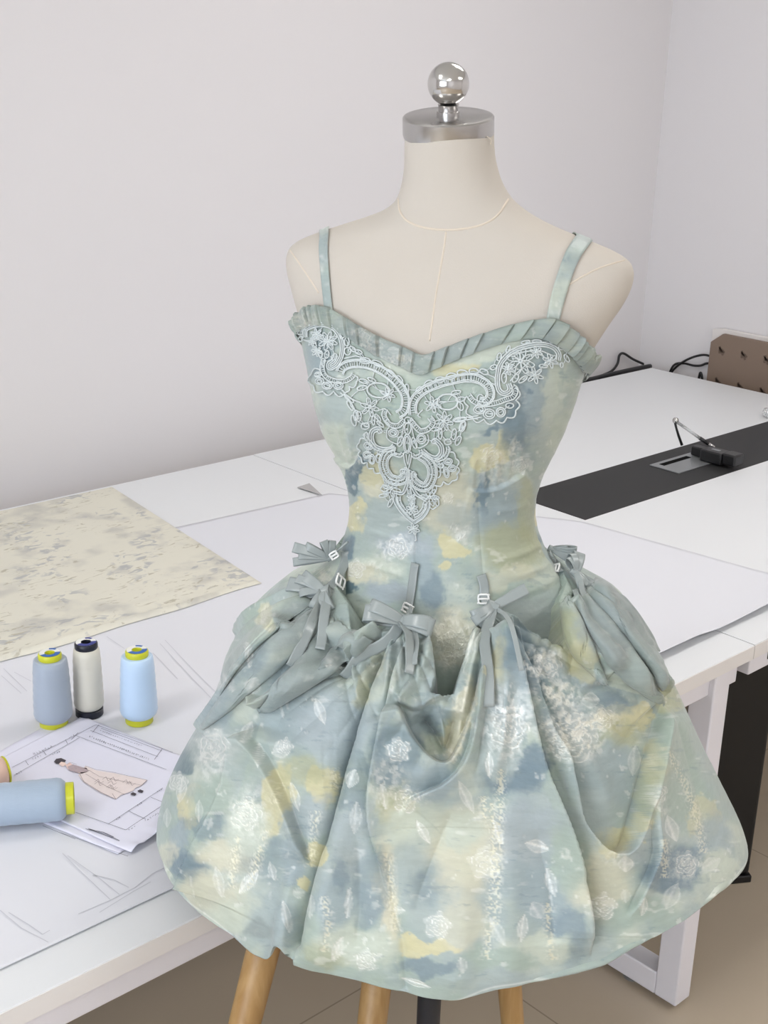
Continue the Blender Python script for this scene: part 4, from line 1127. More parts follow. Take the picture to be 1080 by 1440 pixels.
# rounded bubble hem, then the lining going back up inside
am, bm, cm = a_[-1], b_[-1], cx_[-1]
q = np.linspace(0, 1, n2 + 1)[1:] * math.pi * 0.78
HR, HH = 0.050, zs_max - zs_bot
zo = np.concatenate([zo, zs_max - HH * np.sin(q)])
ins = HR * (1 - np.cos(q))
li = np.linspace(0, 1, n3 + 1)[1:]
zo = np.concatenate([zo, zo[-1] + li * 0.14]); ins = np.concatenate([ins, ins[-1] + li * 0.03])
a_ = np.concatenate([a_, am - ins]); b_ = np.concatenate([b_, bm - ins]); cx_ = np.concatenate([cx_, np.full(len(ins), cm)])
nrow = len(zo)
hemw = np.clip((np.arange(nrow) - n1 * .55) / (n1 * .45), 0, 1) ** 1.5
SX = cx_[:, None] + a_[:, None] * np.sin(sth)[None, :]
SY = D0 - b_[:, None] * np.cos(sth)[None, :]
# pleated waves everywhere, deeper towards the hem
wave = np.cos(sth * 9 + .7) * .5 + np.cos(sth * 15 + 2.1) * .3 + np.cos(sth * 5 + 1.) * .4
backw = sstep(1.2, 1.9, np.abs(((sth + np.pi) % (2 * np.pi)) - np.pi))
# hem rises and dips round the skirt
HEM = [(-1.9, 0), (-1.5, .004), (-1.3, .008), (-.95, .012), (-.75, .016), (-.66, .006), (-.60, .008), (-.575, .022), (-.558, .046), (-.538, .028), (-.50, .020), (-.3, .020), (-.1, .012), (-.02, .012), (.12, .028), (.3, .036), (.42, .040), (.5, .050), (.66, .058), (.9, .064), (1.2, .046), (1.6, .012), (1.9, 0)]
hz = np.interp(((sth + np.pi) % (2 * np.pi)) - np.pi, [h[0] for h in HEM], [h[1] for h in HEM])
hz = np.convolve(np.r_[hz[-3:], hz, hz[:3]], np.ones(7) / 7, 'valid')
# at the top edge the skirt starts on the hip yoke itself
zcol = np.broadcast_to(zo[:, None], SX.shape)
q_ = L2W(SX, SY, zcol); bph = to_phi(q_)
yk = body(bph, zcol, 0.0055)
bl = (1 - np.clip((zs_top - zo) / 0.060, 0, 1) ** 0.75)[:, None]
bl = bl * (zo[:, None] > zs_top - .061) 
SX = SX * (1 - bl) + (yk @ RT) * bl; SY = SY * (1 - bl) + (yk @ FW) * bl
SZ = zo[:, None] + hemw[:, None] * hz[None, :] + 0 * SX
Pb = L2W(SX, SY, SZ)
# outward normals of the base surface
du = np.roll(Pb, -1, 1) - np.roll(Pb, 1, 1); dv = np.gradient(Pb, axis=0)
Nn = np.cross(dv, du); Nn /= np.linalg.norm(Nn, axis=2)[..., None] + 1e-12
outw = L2W(np.sin(sth)[None, :] + 0 * SX, -np.cos(sth)[None, :] + 0 * SX, 0 * SX)
if (Nn[:n1] * outw[:n1]).sum() < 0: Nn = -Nn
pj = project(Pb)
gx, gy = pj[..., 0].ravel(), pj[..., 1].ravel()
vis = ((Nn * (CAMP - Pb)).sum(2) > 0).ravel() & (np.arange(nrow)[:, None] < n1 + n2 * .75).repeat(ns, 1).ravel()
disp = np.zeros(gx.shape)
disp += (0.008 * hemw[:, None] * wave[None, :] * (0.25 + .75 * backw[None, :])).ravel()
CS = [
    # the deep pleat left of centre, running to the notch in the hem
    ([(546, 900), (520, 965), (490, 1065), (458, 1180), (434, 1260), (420, 1330)], 1, .022, 7, .05, 0, 'groove'),
    ([(546, 900), (520, 965), (490, 1065), (458, 1180), (434, 1260), (420, 1330)], 1, .010, 30, .05, 0, 'edge'),
    # left edge of the middle swag
    ([(580, 900), (558, 960), (540, 1030), (526, 1100), (524, 1150), (530, 1200), (545, 1270)], 1, .016, 26, .06, .35, 'edge'),
    ([(553, 900), (548, 950), (540, 1000)], 1, .006, 6, .2, .3, 'ridge'), ([(570, 900), (568, 950), (560, 990)], 1, .007, 7, .15, .3, 'ridge'),
    # cowl under the yoke window: lip and pocket
    ([(563, 992), (578, 1030), (602, 1062), (624, 1072), (640, 1058), (656, 1020), (668, 980), (680, 920)], -1, .020, 26, .05, .15, 'edge'),
    ([(590, 1000), (612, 1030), (624, 1052), (634, 1035), (642, 1000)], 1, .026, 15, .1, .1, 'groove'),
    ([(563, 990), (585, 1000), (610, 988), (636, 980)], 1, .010, 18, .05, .1, 'edge'),
    ([(606, 895), (600, 935), (582, 970), (563, 990)], 1, .010, 8, .1, .05, 'ridge'),
    # lower edge of the middle swag
    ([(560, 1150), (575, 1125), (600, 1112), (625, 1100), (648, 1076), (662, 1040), (670, 985), (675, 920)], -1, .013, 24, .25, .2, 'edge'),
    ([(545, 1040), (580, 1085), (620, 1095)], 1, .006, 18, .3, .3, 'ridge'),
    # pleats falling from the bow right of centre
    ([(668, 885), (660, 950), (648, 1010), (642, 1050)], 1, .008, 7, .1, .2, 'ridge'), ([(682, 890), (682, 960), (676, 1040), (664, 1100)], 1, .010, 8, .1, .25, 'groove'),
    ([(692, 890), (698, 960), (698, 1040), (692, 1120)], 1, .007, 8, .1, .4, 'ridge'),
    ([(704, 878), (722, 968), (750, 1070), (778, 1140), (804, 1215), (820, 1280), (834, 1350)], -1, .020, 40, .04, .10, 'edge'),
    ([(708, 878), (724, 950), (745, 1015), (765, 1055)], 1, .007, 7, .1, .3, 'ridge'),
    # the big swag right of centre
    ([(713, 872), (738, 950), (764, 1022), (790, 1068), (808, 1145), (826, 1176), (846, 1196), (868, 1200), (882, 1182), (896, 1136), (912, 1075), (926, 1020), (928, 988)], -1, .020, 34, .05, .05, 'edge'),
    ([(928, 988), (900, 975), (862, 962), (840, 952), (792, 916), (714, 866)], -1, .010, 24, .08, .05, 'edge'),
    ([(735, 920), (790, 1020), (840, 1110), (862, 1170)], 1, .008, 20, .25, .2, 'ridge'), ([(780, 950), (850, 1030), (880, 1060)], 1, .006, 16, .3, .3, 'ridge'),
    # layered folds hanging from the far right bow
    ([(788, 850), (808, 895), (830, 925), (848, 962)], -1, .018, 16, .1, .1, 'edge'), ([(812, 838), (845, 890), (880, 945), (925, 985)], -1, .026, 22, .06, .05, 'edge'),
    ([(826, 838), (868, 890), (905, 945), (945, 990)], -1, .020, 16, .08, .4, 'edge'), ([(838, 826), (880, 868), (915, 915), (940, 955)], -1, .022, 16, .1, .4, 'edge'), ([(830, 850), (848, 885)], 1, .006, 5, .2, .3, 'groove'),
    ([(928, 990), (960, 1060), (985, 1130), (1000, 1190)], 1, .006, 14, .2, .3, 'groove'), ([(906, 1110), (904, 1160), (912, 1200), (898, 1250), (880, 1292)], 1, .009, 16, .4, .15, 'edge'), ([(945, 1000), (985, 1080), (1015, 1150)], 1, .006, 18, .2, .2, 'ridge'),
    # left side
    ([(425, 878), (399, 908), (358, 950), (314, 994), (278, 1030)], 1, .030, 22, .1, .05, 'edge'), ([(440, 832), (395, 852), (350, 868), (326, 892)], 1, .022, 12, .15, .05, 'edge'),
    ([(436, 904), (404, 948), (366, 986)], 1, .016, 10, .15, .1, 'groove'), ([(540, 892), (487, 929), (435, 960), (394, 983), (364, 1000)], -1, .020, 16, .05, .08, 'edge'),
    ([(456, 885), (452, 920), (446, 955)], 1, .014, 7, .15, .15, 'groove'), ([(470, 890), (476, 925), (492, 925)], 1, .034, 16, .15, .1, 'groove'), ([(450, 870), (420, 915), (385, 955)], 1, .014, 10, .15, .2, 'ridge'),
    ([(366, 1016), (350, 1075), (332, 1130), (300, 1190), (268, 1250)], 1, .028, 26, .1, .02, 'edge'), ([(366, 1016), (389, 1078), (412, 1148), (434, 1216)], -1, .011, 20, .15, .12, 'edge'),
    ([(300, 1050), (280, 1120), (262, 1200)], 1, .006, 16, .2, .2, 'ridge'), ([(400, 1020), (450, 1060), (470, 1120)], 1, .005, 24, .3, .4, 'ridge'), ([(410, 1270), (400, 1310), (396, 1345)], 1, .008, 14, .3, 0, 'ridge'),
    # lower front panels
    ([(545, 1180), (550, 1260), (566, 1330), (570, 1390)], 1, .006, 16, .2, 0, 'groove'), ([(640, 1130), (612, 1200), (590, 1260), (580, 1300)], 1, .006, 16, .2, .3, 'groove'), ([(480, 1180), (462, 1260), (452, 1340)], 1, .007, 22, .2, 0, 'ridge'), ([(500, 1150), (505, 1250), (500, 1340)], 1, .005, 16, .3, .1, 'groove'),
    ([(700, 1100), (712, 1200), (716, 1300), (716, 1370)], 1, .006, 26, .2, 0, 'ridge'), ([(745, 1150), (768, 1240), (780, 1330)], 1, .006, 16, .2, .1, 'groove'), ([(660, 1200), (650, 1290), (645, 1370)], 1, .006, 26, .3, 0, 'ridge'), ([(810, 1215), (832, 1270), (838, 1330)], 1, .008, 12, .2, .1, 'groove')]
vi = np.nonzero(vis)[0]
vx, vy = gx[vi], gy[vi]
acc = np.zeros(len(vi))
shx, shy = np.zeros(len(vi)), np.zeros(len(vi))
for c in CS:
    ed = len(c) < 7 or c[6] == 'edge'
    r_ = crease(vx, vy, *c, over=(5.5 if ed and c[2] >= .012 else 3.0 if ed else 0.0))
    acc += (1.35 if ed else 1.25) * r_[0]; shx += r_[1]; shy += r_[2]
# gathers fanning out under each bow
for (bx, by, R, k, A, a0, a1, ph_) in [(566, 884, 150, 22, .0040, 25, 165, .3), (689, 864, 160, 22, .0040, 25, 150, 1.2), (458, 846, 170, 20, .0045, 60, 185, .8), (806, 824, 150, 22, .0040, 5, 125, 2.), (470, 790, 90, 24, .003, 120, 200, .1), (778, 778, 90, 24, .003, -10, 60, .5)]:
    dx, dy = vx - bx, vy - by
    r = np.hypot(dx, dy); th = np.degrees(np.arctan2(dy, dx)); th = np.where(th < -90, th + 360, th)
    wn = np.exp(-(r / R) ** 1.5) * sstep(4, 26, r) * sstep(a0 - 12, a0 + 8, th) * (1 - sstep(a1 - 8, a1 + 12, th))
    q_ = np.radians(th) * k * .5 + ph_ + 1.5 * np.sin(np.radians(th) * 5 + ph_)
    acc += A * wn * (2 * np.abs(np.sin(q_)) ** .6 - 1)
# windows between the swags where the yoke shows: the skirt tucks in behind it
def inpoly(px, py, poly):
    P = np.asarray(poly, float); ins_ = np.zeros(len(px), bool)
    for i in range(len(P)):
        (xa, ya), (xb, yb) = P[i], P[(i + 1) % len(P)]
        c = ((ya > py) != (yb > py)) & (px < (xb - xa) * (py - ya) / (yb - ya + 1e-9) + xa)
        ins_ ^= c
    return ins_
YOKE = [[(300, 700), (485, 775), (470, 820), (492, 850), (497, 890), (500, 905), (530, 892), (556, 872), (578, 862), (600, 878), (611, 930), (613, 955), (606, 977), (621, 981), (637, 977), (650, 935), (660, 900), (672, 868), (690, 852), (714, 862), (750, 888), (787, 914), (784, 846), (796, 818), (785, 790), (768, 760), (900, 700)]]
tuck = np.zeros(len(vi))
for poly in YOKE:
    Q = np.array(poly + poly[:1], float)
    d, _ = seg_dist(vx, vy, Q)
    d = np.abs(d) * np.where(inpoly(vx, vy, poly), 1, -1)
    d = d + 1.2 * (fbm(vx / 14, vy / 14, 91) - .5)
    tuck = np.maximum(tuck, sstep(-1, 4, d))
    lip = np.exp(-np.clip(-d, 0, None) / 10) * (d < 0)
    acc += .004 * lip * (vy > 850)
acc = acc * (1 - tuck) - 0.10 * tuck
fac_ = np.clip((Nn.reshape(-1, 3)[vi] * ((CAMP - Pb.reshape(-1, 3)[vi]) / np.linalg.norm(CAMP - Pb.reshape(-1, 3)[vi], axis=1)[:, None])).sum(1), 0, 1)
acc = np.where(acc > -.03, acc * np.clip(fac_ * 1.5, 0, 1) ** .8, acc)
disp[vi] += acc
disp += 0.0016 * (fbm(gx / 30, gy / 30, 55) - .5) * vis
disp = disp.reshape(nrow, ns)
PSK = Pb + Nn * disp[..., None]
# lay the lips of the folds over: slide along the cloth
sl = np.zeros((gx.size, 3)); dep = ((Pb - CAMP) @ LOOK).ravel()[vi] / FPX
sl[vi] = (CX[None] * shx[:, None] - CY[None] * shy[:, None]) * dep[:, None]
nf = Nn.reshape(-1, 3); sl -= nf * (sl * nf).sum(1)[:, None]
PSK = PSK + sl.reshape(PSK.shape)
pk = project(PSK); kx, ky = pk[..., 0].ravel(), pk[..., 1].ravel()
pat_x = np.where(vis, kx, 1240 - gx); pat_y = np.where(vis, ky, gy)
PANEL = [[(366, 1016), (350, 1075), (332, 1130), (300, 1190), (268, 1250), (190, 1260), (190, 1090), (278, 1030)],
    [(366, 1016), (389, 1078), (412, 1148), (434, 1216), (420, 1345), (340, 1420), (268, 1255), (300, 1190), (332, 1130)],
    [(364, 1000), (435, 960), (487, 929), (540, 892), (546, 900), (520, 965), (490, 1065), (458, 1180), (434, 1216), (389, 1078), (366, 1016)],
    [(546, 900), (580, 900), (558, 960), (540, 1030), (526, 1100), (524, 1150), (530, 1200), (545, 1270), (566, 1400), (450, 1400), (420, 1340), (434, 1260), (458, 1180), (490, 1065), (520, 965)],
    [(563, 992), (602, 1062), (640, 1058), (676, 920), (670, 985), (648, 1076), (600, 1112), (560, 1150), (526, 1150), (530, 1080), (545, 1020)],
    [(713, 872), (738, 950), (764, 1022), (790, 1068), (808, 1145), (826, 1176), (846, 1196), (868, 1200), (882, 1182), (896, 1136), (912, 1075), (928, 988), (862, 962), (792, 916)],
    [(704, 878), (722, 968), (750, 1070), (778, 1140), (804, 1215), (834, 1360), (900, 1400), (1090, 1300), (1090, 980), (928, 988), (912, 1075), (882, 1182), (846, 1196), (808, 1145), (764, 1022), (713, 872)],
    [(788, 850), (808, 895), (848, 962), (925, 985), (880, 945), (845, 890), (812, 838)], [(826, 838), (868, 890), (945, 990), (925, 985), (880, 945), (812, 838)], [(425, 878), (358, 950), (278, 1030), (230, 1080), (230, 860), (420, 820)]]
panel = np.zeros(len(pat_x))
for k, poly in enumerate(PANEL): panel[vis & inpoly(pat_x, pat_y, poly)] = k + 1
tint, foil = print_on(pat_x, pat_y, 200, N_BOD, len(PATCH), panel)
# the turned-up double layer of cloth along the hem reads paler, with a stitched line at its top
hrow = (zo[:, None] - (zs_max - .004 + .006 * np.sin(sth * 6 + 1)[None, :] + .004 * np.sin(sth * 13)[None, :])).ravel()
hb = (hrow < 0)[:, None] * .16; tint = tint * (1 - hb) + PAL['pale'] * hb
ln = np.exp(-(hrow / .0014) ** 2)[:, None] * .35; tint = tint * (1 - ln) + PAL['white'] * ln
SKF = grid_faces(ns, nrow, True)
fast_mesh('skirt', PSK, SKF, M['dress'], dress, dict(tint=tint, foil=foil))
tree_skirt = bvh(PSK, SKF)

# ---- ribbon strips
def strip(P, Wd, w, Nn_=None, th=0.0007):
    """ribbon along points P, width directions Wd, width w (m)"""
    P = np.asarray(P, float); n = len(P)
    Wd = np.broadcast_to(np.asarray(Wd, float), P.shape)
    T = np.gradient(P, axis=0); T /= np.linalg.norm(T, axis=1)[:, None] + 1e-12
    Wd = Wd - T * (Wd * T).sum(1)[:, None]; Wd = Wd / (np.linalg.norm(Wd, axis=1)[:, None] + 1e-12)
    nn = np.cross(T, Wd)
    w = np.broadcast_to(np.asarray(w, float), (n,))
    cols = np.linspace(-.5, .5, 7)
    top = np.stack([P + Wd * (w * c)[:, None] + nn * th / 2 for c in cols], 1)
    bot = np.stack([P + Wd * (w * c)[:, None] - nn * th / 2 for c in cols], 1)
    m = len(cols)
    V = np.concatenate([top.reshape(-1, 3), bot.reshape(-1, 3)])
    F = grid_faces(m, n).tolist(); k = m * n
    G = F + [[q[3] + k, q[2] + k, q[1] + k, q[0] + k] for q in F]
    rim = list(range(m)) + [r * m + m - 1 for r in range(1, n)] + [(n - 1) * m + i for i in range(m - 2, -1, -1)] + [r * m for r in range(n - 2, 0, -1)]
    for i in range(len(rim)):
        j = (i + 1) % len(rim); G.append([rim[i], rim[i] + k, rim[j] + k, rim[j]])
    return V, G
def first_hit(px, py, trees):
    d = Vector(ray(px, py)).normalized(); best = None
    for t_ in trees:
        r = t_.ray_cast(Vector(CAMP), d)
        if r[0] is not None and (best is None or r[3] < best[2]):
            nn = np.array(r[1]); nn = nn if nn @ ray(px, py) < 0 else -nn
            best = (np.array(r[0]), nn, r[3])
    return best
def pxm(P): return float((np.asarray(P) - CAMP) @ LOOK) / FPX      # metres per pixel at a point
ALLT = [tree_skirt, tree_bod, tree_body]
def surf_path(pts, off, trees=ALLT, n=6):
    out, nr = [], []
    for q in spline(pts, n):
        h = first_hit(q[0], q[1], trees)
        if h is None: continue
        out.append(h[0] + h[1] * off); nr.append(h[1])
    out, nr = np.array(out), np.array(nr)
    if len(out) > 4:                                              # rest lightly over the small folds
        for _ in range(2): out[1:-1] = (out[:-2] + 2 * out[1:-1] + out[2:]) / 4
    return out, nr
def lay(pts, w_px, off, name, m, parent, trees=ALLT, n=6, label=None, th=0.0008):
    P, nr = surf_path(pts, off, trees, n)
    T = np.gradient(P, axis=0)
    Wd = np.cross(nr.mean(0) * .7 + nr * .3, T)
    return obj(name, *strip(P, Wd, np.asarray(w_px) * pxm(P.mean(0)), th=th), m, parent, True, label)

# ---- shoulder straps, cut from the printed cloth
def strap(pts, widths, name='strap'):
    P, nr = surf_path(pts, 0.0022, [tree_body], 8)
    w = np.interp(np.linspace(0, 1, len(P)), np.linspace(0, 1, len(widths)), widths) * pxm(P.mean(0))
    T = np.gradient(P, axis=0); Wd = np.cross(nr, T)
    # over the shoulder and down the back
    ext = []
    for k in range(1, 9):
        g = P[0] + FW * (0.014 * k) - UPV * (0.004 * max(0, k - 2) ** 1.6)
        r = tree_body.find_nearest(Vector(g))
        ext.append(np.array(r[0]) + np.array(r[1]) * (0.0022 if np.array(r[1]) @ (g - CAMP * 0) > -9 else .0022))
    ext = np.array(ext[::-1])
    P2 = np.concatenate([ext, P]); W2 = np.concatenate([np.repeat(Wd[:1], len(ext), 0), Wd]); w2 = np.concatenate([np.full(len(ext), w[0]), w])
    V, G = strip(P2, W2, w2, th=0.0012)
    q = project(V)
    # rows of seven across: sample finer print by mapping lengthwise
    tint, foil = print_on(q[:, 0] * 1.0, q[:, 1] * 1.6, 300, 0, 0)
    o = obj(name, V, G, M['dress'], dress, True)
    me = o.data
    a1 = me.attributes.new('tint', 'FLOAT_COLOR', 'POINT'); a1.data.foreach_set('color', np.concatenate([tint, np.ones((len(tint), 1))], 1).astype(np.float32).ravel())
    a2 = me.attributes.new('foil', 'FLOAT', 'POINT'); a2.data.foreach_set('value', foil.astype(np.float32))
strap([(457, 332), (456, 350), (458, 380), (461, 412), (464, 438), (466, 460)], [14, 14, 14, 14])
strap([(821, 337), (806, 358), (795, 384), (786, 412), (779, 440), (773, 470)], [24, 21, 20, 18])

# ---- gathered ruffle standing along the neckline
npz = 1100
rphi = np.linspace(nphi[0] - .55, nphi[-1] + .55, npz)
edges = [rphi[0]]
rr = np.random.RandomState(4)
while edges[-1] < rphi[-1]: edges.append(edges[-1] + rr.uniform(.065, .15))
edges = np.array(edges)
idx = np.searchsorted(edges, rphi, side='right') - 1
e0_, e1b = edges[idx], edges[np.minimum(idx + 1, len(edges) - 1)]
fr = np.clip((rphi - e0_) / np.maximum(e1b - e0_, 1e-4), 0, 1)
amp = rr.uniform(.6, 1.2, len(edges))[idx]
puff = (.25 + .75 * fr) * (1 - sstep(.90, 1.0, fr)) * amp
nv = 22
vv = np.linspace(0, 1, nv)[:, None]
hgt_ = (.55 + .45 * sstep(nphi[0] - .1, nphi[0] + .35, rphi))[None, :] * (0.0185 + 0.0016 * (amp - .9) - .002 * (1 - puff / amp))[None, :] * (0.75 + .25 * sstep(0, .12, np.abs(rphi - np.interp(zpy(521), [0, 1], [0, 0]) * 0 - to_phi(nk[nk[:, 2].argmin()][None])[0])))[None, :]
zr = ztop(rphi)[None, :] - 0.003 + (hgt_ + .003) * vv
offr = 0.0058 + 0.0085 * puff[None, :] * np.sin(np.pi * np.clip(vv * .55 + .16, 0, 1)) + 0.0015 * vv
offr = np.where(vv > .9, offr - 0.002 * (vv - .9) / .1, offr)
PR = body(rphi[None, :], zr, offr)
q = project(PR); rx_, ry_ = q[..., 0].ravel(), q[..., 1].ravel()
tint, foil = print_on(rx_ * 1.5, ry_ * 2, 410, 0, 0)
jit = np.tile(rr.uniform(.82, 1.08, len(edges))[idx], nv)[:, None]
tint = (tint * .62 + PAL['grey'] * .28) * jit
PRb = body(rphi[None, :], zr, offr - 0.0012)
F1 = grid_faces(npz, nv); F2 = F1[:, ::-1] + npz * nv
t_e = np.array([[(nv - 1) * npz + i, (nv - 1) * npz + i + 1, (nv - 1) * npz + i + 1 + npz * nv, (nv - 1) * npz + i + npz * nv] for i in range(npz - 1)])
fast_mesh('ruffle', np.concatenate([PR.reshape(-1, 3), PRb.reshape(-1, 3)]), np.concatenate([F1, F2, t_e]), M['dress'], dress, dict(tint=np.concatenate([tint, tint]), foil=np.concatenate([foil, foil])))
# narrow stitched binding where ruffle and bodice meet
MB().tube(body(rphi[6:-6], ztop(rphi[6:-6]) - .002, 0.0052), 0.0010, 8).build('neck_binding', M['ribbon'], dress, smooth=True)

# ---- guipure lace motif, worked in cord
A_ = lambda x, y: (410 + x / 4.909, 420 + y / 4.909)
B_ = lambda x, y: (570 + x / 4.154, 430 + y / 4.154)
C_ = lambda x, y: (490 + x / 5.684, 560 + y / 5.684)
lace = MB()
LT = [tree_bod, tree_body]
def lp(px, py, off):
    h = first_hit(px, py, LT)
    return None if h is None else h[0] + h[1] * off
def cord(pts, r=0.00085, off=0.0022, closed=False, n=6, raw=False):
    Q = np.asarray(pts, float) if raw else spline(pts, n, closed)
    P = [lp(x, y, off) for x, y in Q]
    run = []
    if all(p is not None for p in P):
        if len(P) > 2: lace.tube(P, r, 6, closed=closed)
        return
    for p in P + [None]:
        if p is None:
            if len(run) > 2: lace.tube(run, r, 6)
            run = []
        else: run.append(p)
def offs(Q, d):
    T = np.gradient(Q, axis=0); T /= np.linalg.norm(T, axis=1)[:, None] + 1e-9
    return Q + np.stack([-T[:, 1], T[:, 0]], 1) * d
def web(Qa, Qb, off=0.0010):
    n = min(len(Qa), len(Qb)); v = []
    for i in range(n):
        a, b_ = lp(*Qa[i], off), lp(*Qb[i], off)
        if a is None or b_ is None: return
        v += [a, b_]
    lace.add(v, [(2 * i, 2 * i + 1, 2 * i + 3, 2 * i + 2) for i in range(n - 1)])
def band(K, pts, w, rails=3, rungs=0, n=10):
    Q = spline([K(*p) for p in pts], n)
    s = 1 / {A_: 4.909, B_: 4.154, C_: 5.684}[K]
    w = w * s
    for d in np.linspace(-w / 2, w / 2, rails):
        cord(offs(Q, d), 0.00085 if abs(d) > 0.01 or rails == 1 else 0.0007, 0.0026, raw=True)
    if rungs:
        a, b_ = offs(Q, -w / 2), offs(Q, w / 2)
        L_ = np.r_[0, np.cumsum(np.hypot(*np.diff(Q, axis=0).T))]
        for f in np.arange(2, L_[-1] - 1, rungs):
            i = int(np.searchsorted(L_, f)); i = min(i, len(Q) - 1)
            cord([a[i], (a[i] + b_[i]) / 2, b_[i]], 0.0006, 0.0020, raw=True)
        c_ = offs(Q, 0)
    else:
        web(offs(Q, -w / 2), offs(Q, w / 2))
CENT = []
def loop(K, x, y, rx, ry, an=0, r=0.00082, inner=False):
    CENT.append(K(x, y))
    t = np.linspace(0, 2 * np.pi, 18, endpoint=False); c, s = math.cos(math.radians(an)), math.sin(math.radians(an))
    Q = [K(x + rx * math.cos(a) * c - ry * math.sin(a) * s, y + rx * math.cos(a) * s + ry * math.sin(a) * c) for a in t]
    cord(Q, r, 0.0024, closed=True, raw=True)
def flower(K, x, y, R, n=6, ph=0.3):
    for k in range(n):
        a = ph + 2 * math.pi * k / n
        loop(K, x + R * .56 * math.cos(a), y + R * .56 * math.sin(a), R * .44, R * .19, math.degrees(a), 0.0007)
    loop(K, x, y, R * .12, R * .12, 0, 0.0011)
def line(K, *pts, r=0.0008): cord([K(*p) for p in pts], r, 0.0022)
def scallop(K, pts, r=0.0009):
    """a run of little arches through the points"""
    P = [np.array(K(*p)) for p in pts]
    Q = []
    for i in range(len(P) - 1):
        d = P[i + 1] - P[i]; nr = np.array([d[1], -d[0]])
        for t in np.linspace(0, 1, 7)[:-1]: Q.append(P[i] + d * t + nr * .38 * math.sin(math.pi * t))
    Q.append(P[-1]); cord(Q, r, 0.0022, raw=True)
# left wing
band(A_, [(110, 265), (112, 215), (160, 188), (230, 180), (300, 208), (345, 270), (360, 340), (350, 410), (315, 465), (275, 482), (268, 455), (300, 430), (318, 392)], 24)
band(A_, [(345, 515), (365, 480), (420, 458), (490, 455), (570, 474), (645, 512), (720, 572), (772, 640), (788, 700), (776, 765), (735, 795)], 46, 2, 3.2)
cord(offs(spline([A_(*p) for p in [(345, 515), (365, 480), (420, 458), (490, 455), (570, 474), (645, 512), (720, 572), (772, 640), (788, 700), (776, 765), (735, 795)]], 10), 3.1), .0008, .0026, raw=True)
cord(offs(spline([A_(*p) for p in [(345, 515), (365, 480), (420, 458), (490, 455), (570, 474), (645, 512), (720, 572), (772, 640), (788, 700), (776, 765), (735, 795)]], 10), -6.6), .0009, .0026, raw=True)
band(A_, [(235, 420), (225, 480), (245, 535), (300, 565), (370, 570), (420, 545), (440, 520)], 26, 2, 3.0)
for q in [(195, 525, 22, 16), (208, 570, 28, 22), (258, 600, 34, 24), (332, 600, 32, 26)]: loop(A_, *q); 
for q in [(195, 525, 12, 8), (208, 570, 16, 12), (258, 600, 22, 14), (332, 600, 20, 15)]: loop(A_, *q)
scallop(A_, [(215, 498), (150, 520), (165, 600), (228, 640), (300, 640), (385, 645), (400, 605), (455, 575), (440, 530)][::-1])
flower(A_, 262, 295, 66, 8); flower(A_, 185, 365, 36); flower(A_, 670, 660, 50); flower(A_, 545, 745, 66); flower(A_, 185, 245, 40); flower(A_, 155, 300, 30)
loop(A_, 605, 630, 78, 50, 5, .0011)
for q in [(505, 570, 34, 13, 15), (492, 615, 34, 14, -15), (560, 560, 30, 11, 25), (215, 385, 12, 24, 0), (255, 388, 14, 26, 10), (305, 405, 16, 24, 25), (230, 440, 12, 26, 0)]: loop(A_, *q)
for q in [(515, 430, 38, 20, 10), (600, 450, 40, 18, 25), (690, 515, 34, 16, 40), (750, 555, 30, 14, 50), (800, 620, 14, 32, 0), (365, 245, 18, 32, 20), (390, 300, 16, 30, 0), (395, 365, 22, 26, 0), (470, 372, 24, 14, 20), (430, 350, 24, 12, 40), (75, 232, 18, 14, 0), (95, 200, 16, 14, 0), (130, 168, 18, 12, -30), (185, 158, 20, 10, 0), (240, 158, 20, 10, 5), (290, 175, 18, 10, 30), (335, 210, 18, 10, 50), (78, 275, 14, 18, 20)]: loop(A_, *q)
line(A_, (370, 415), (420, 405), (460, 400), (520, 425)); line(A_, (345, 650), (400, 690), (440, 760), (470, 830)); line(A_, (385, 665), (440, 700), (490, 720)); line(A_, (600, 770), (650, 760), (690, 800))
for q in [(405, 690, 40, 12, 40), (410, 735, 36, 12, 60), (450, 800, 16, 34, 0)]: loop(A_, *q)
# right wing
R3 = [(92, 640), (55, 630), (50, 585), (70, 535), (125, 490), (200, 458), (290, 435), (375, 424), (440, 438), (485, 480), (492, 528), (460, 560), (432, 548)]
band(B_, R3[1:], 38, 2, 3.0)
cord(offs(spline([B_(*p) for p in R3[1:]], 10), 2.6), .0008, .0026, raw=True); cord(offs(spline([B_(*p) for p in R3[1:]], 10), -6.6), .0009, .0026, raw=True)
band(B_, [(600, 455), (608, 490), (575, 512), (545, 490), (536, 430), (548, 360), (585, 300), (645, 256), (725, 232), (800, 224), (860, 240), (888, 275), (885, 315)], 24)
band(B_, [(620, 470), (640, 490), (625, 530), (580, 548), (520, 570), (450, 575), (400, 555), (372, 520)], 26, 2, 3.0)
for q in [(435, 606, 34, 24), (490, 630, 32, 28), (556, 620, 26, 27), (606, 582, 22, 15), (435, 606, 22, 14), (490, 630, 20, 17), (556, 620, 16, 17)]: loop(B_, *q)
scallop(B_, [(365, 525), (372, 585), (390, 645), (460, 660), (530, 668), (590, 650), (640, 610), (640, 550), (640, 480)][::-1])
flower(B_, 670, 325, 82, 8); flower(B_, 750, 405, 50); flower(B_, 165, 575, 50); flower(B_, 230, 670, 56, 7); flower(B_, 840, 318, 44); flower(B_, 600, 370, 36); flower(B_, 760, 270, 36)
loop(B_, 250, 560, 60, 46, 0, .0011)
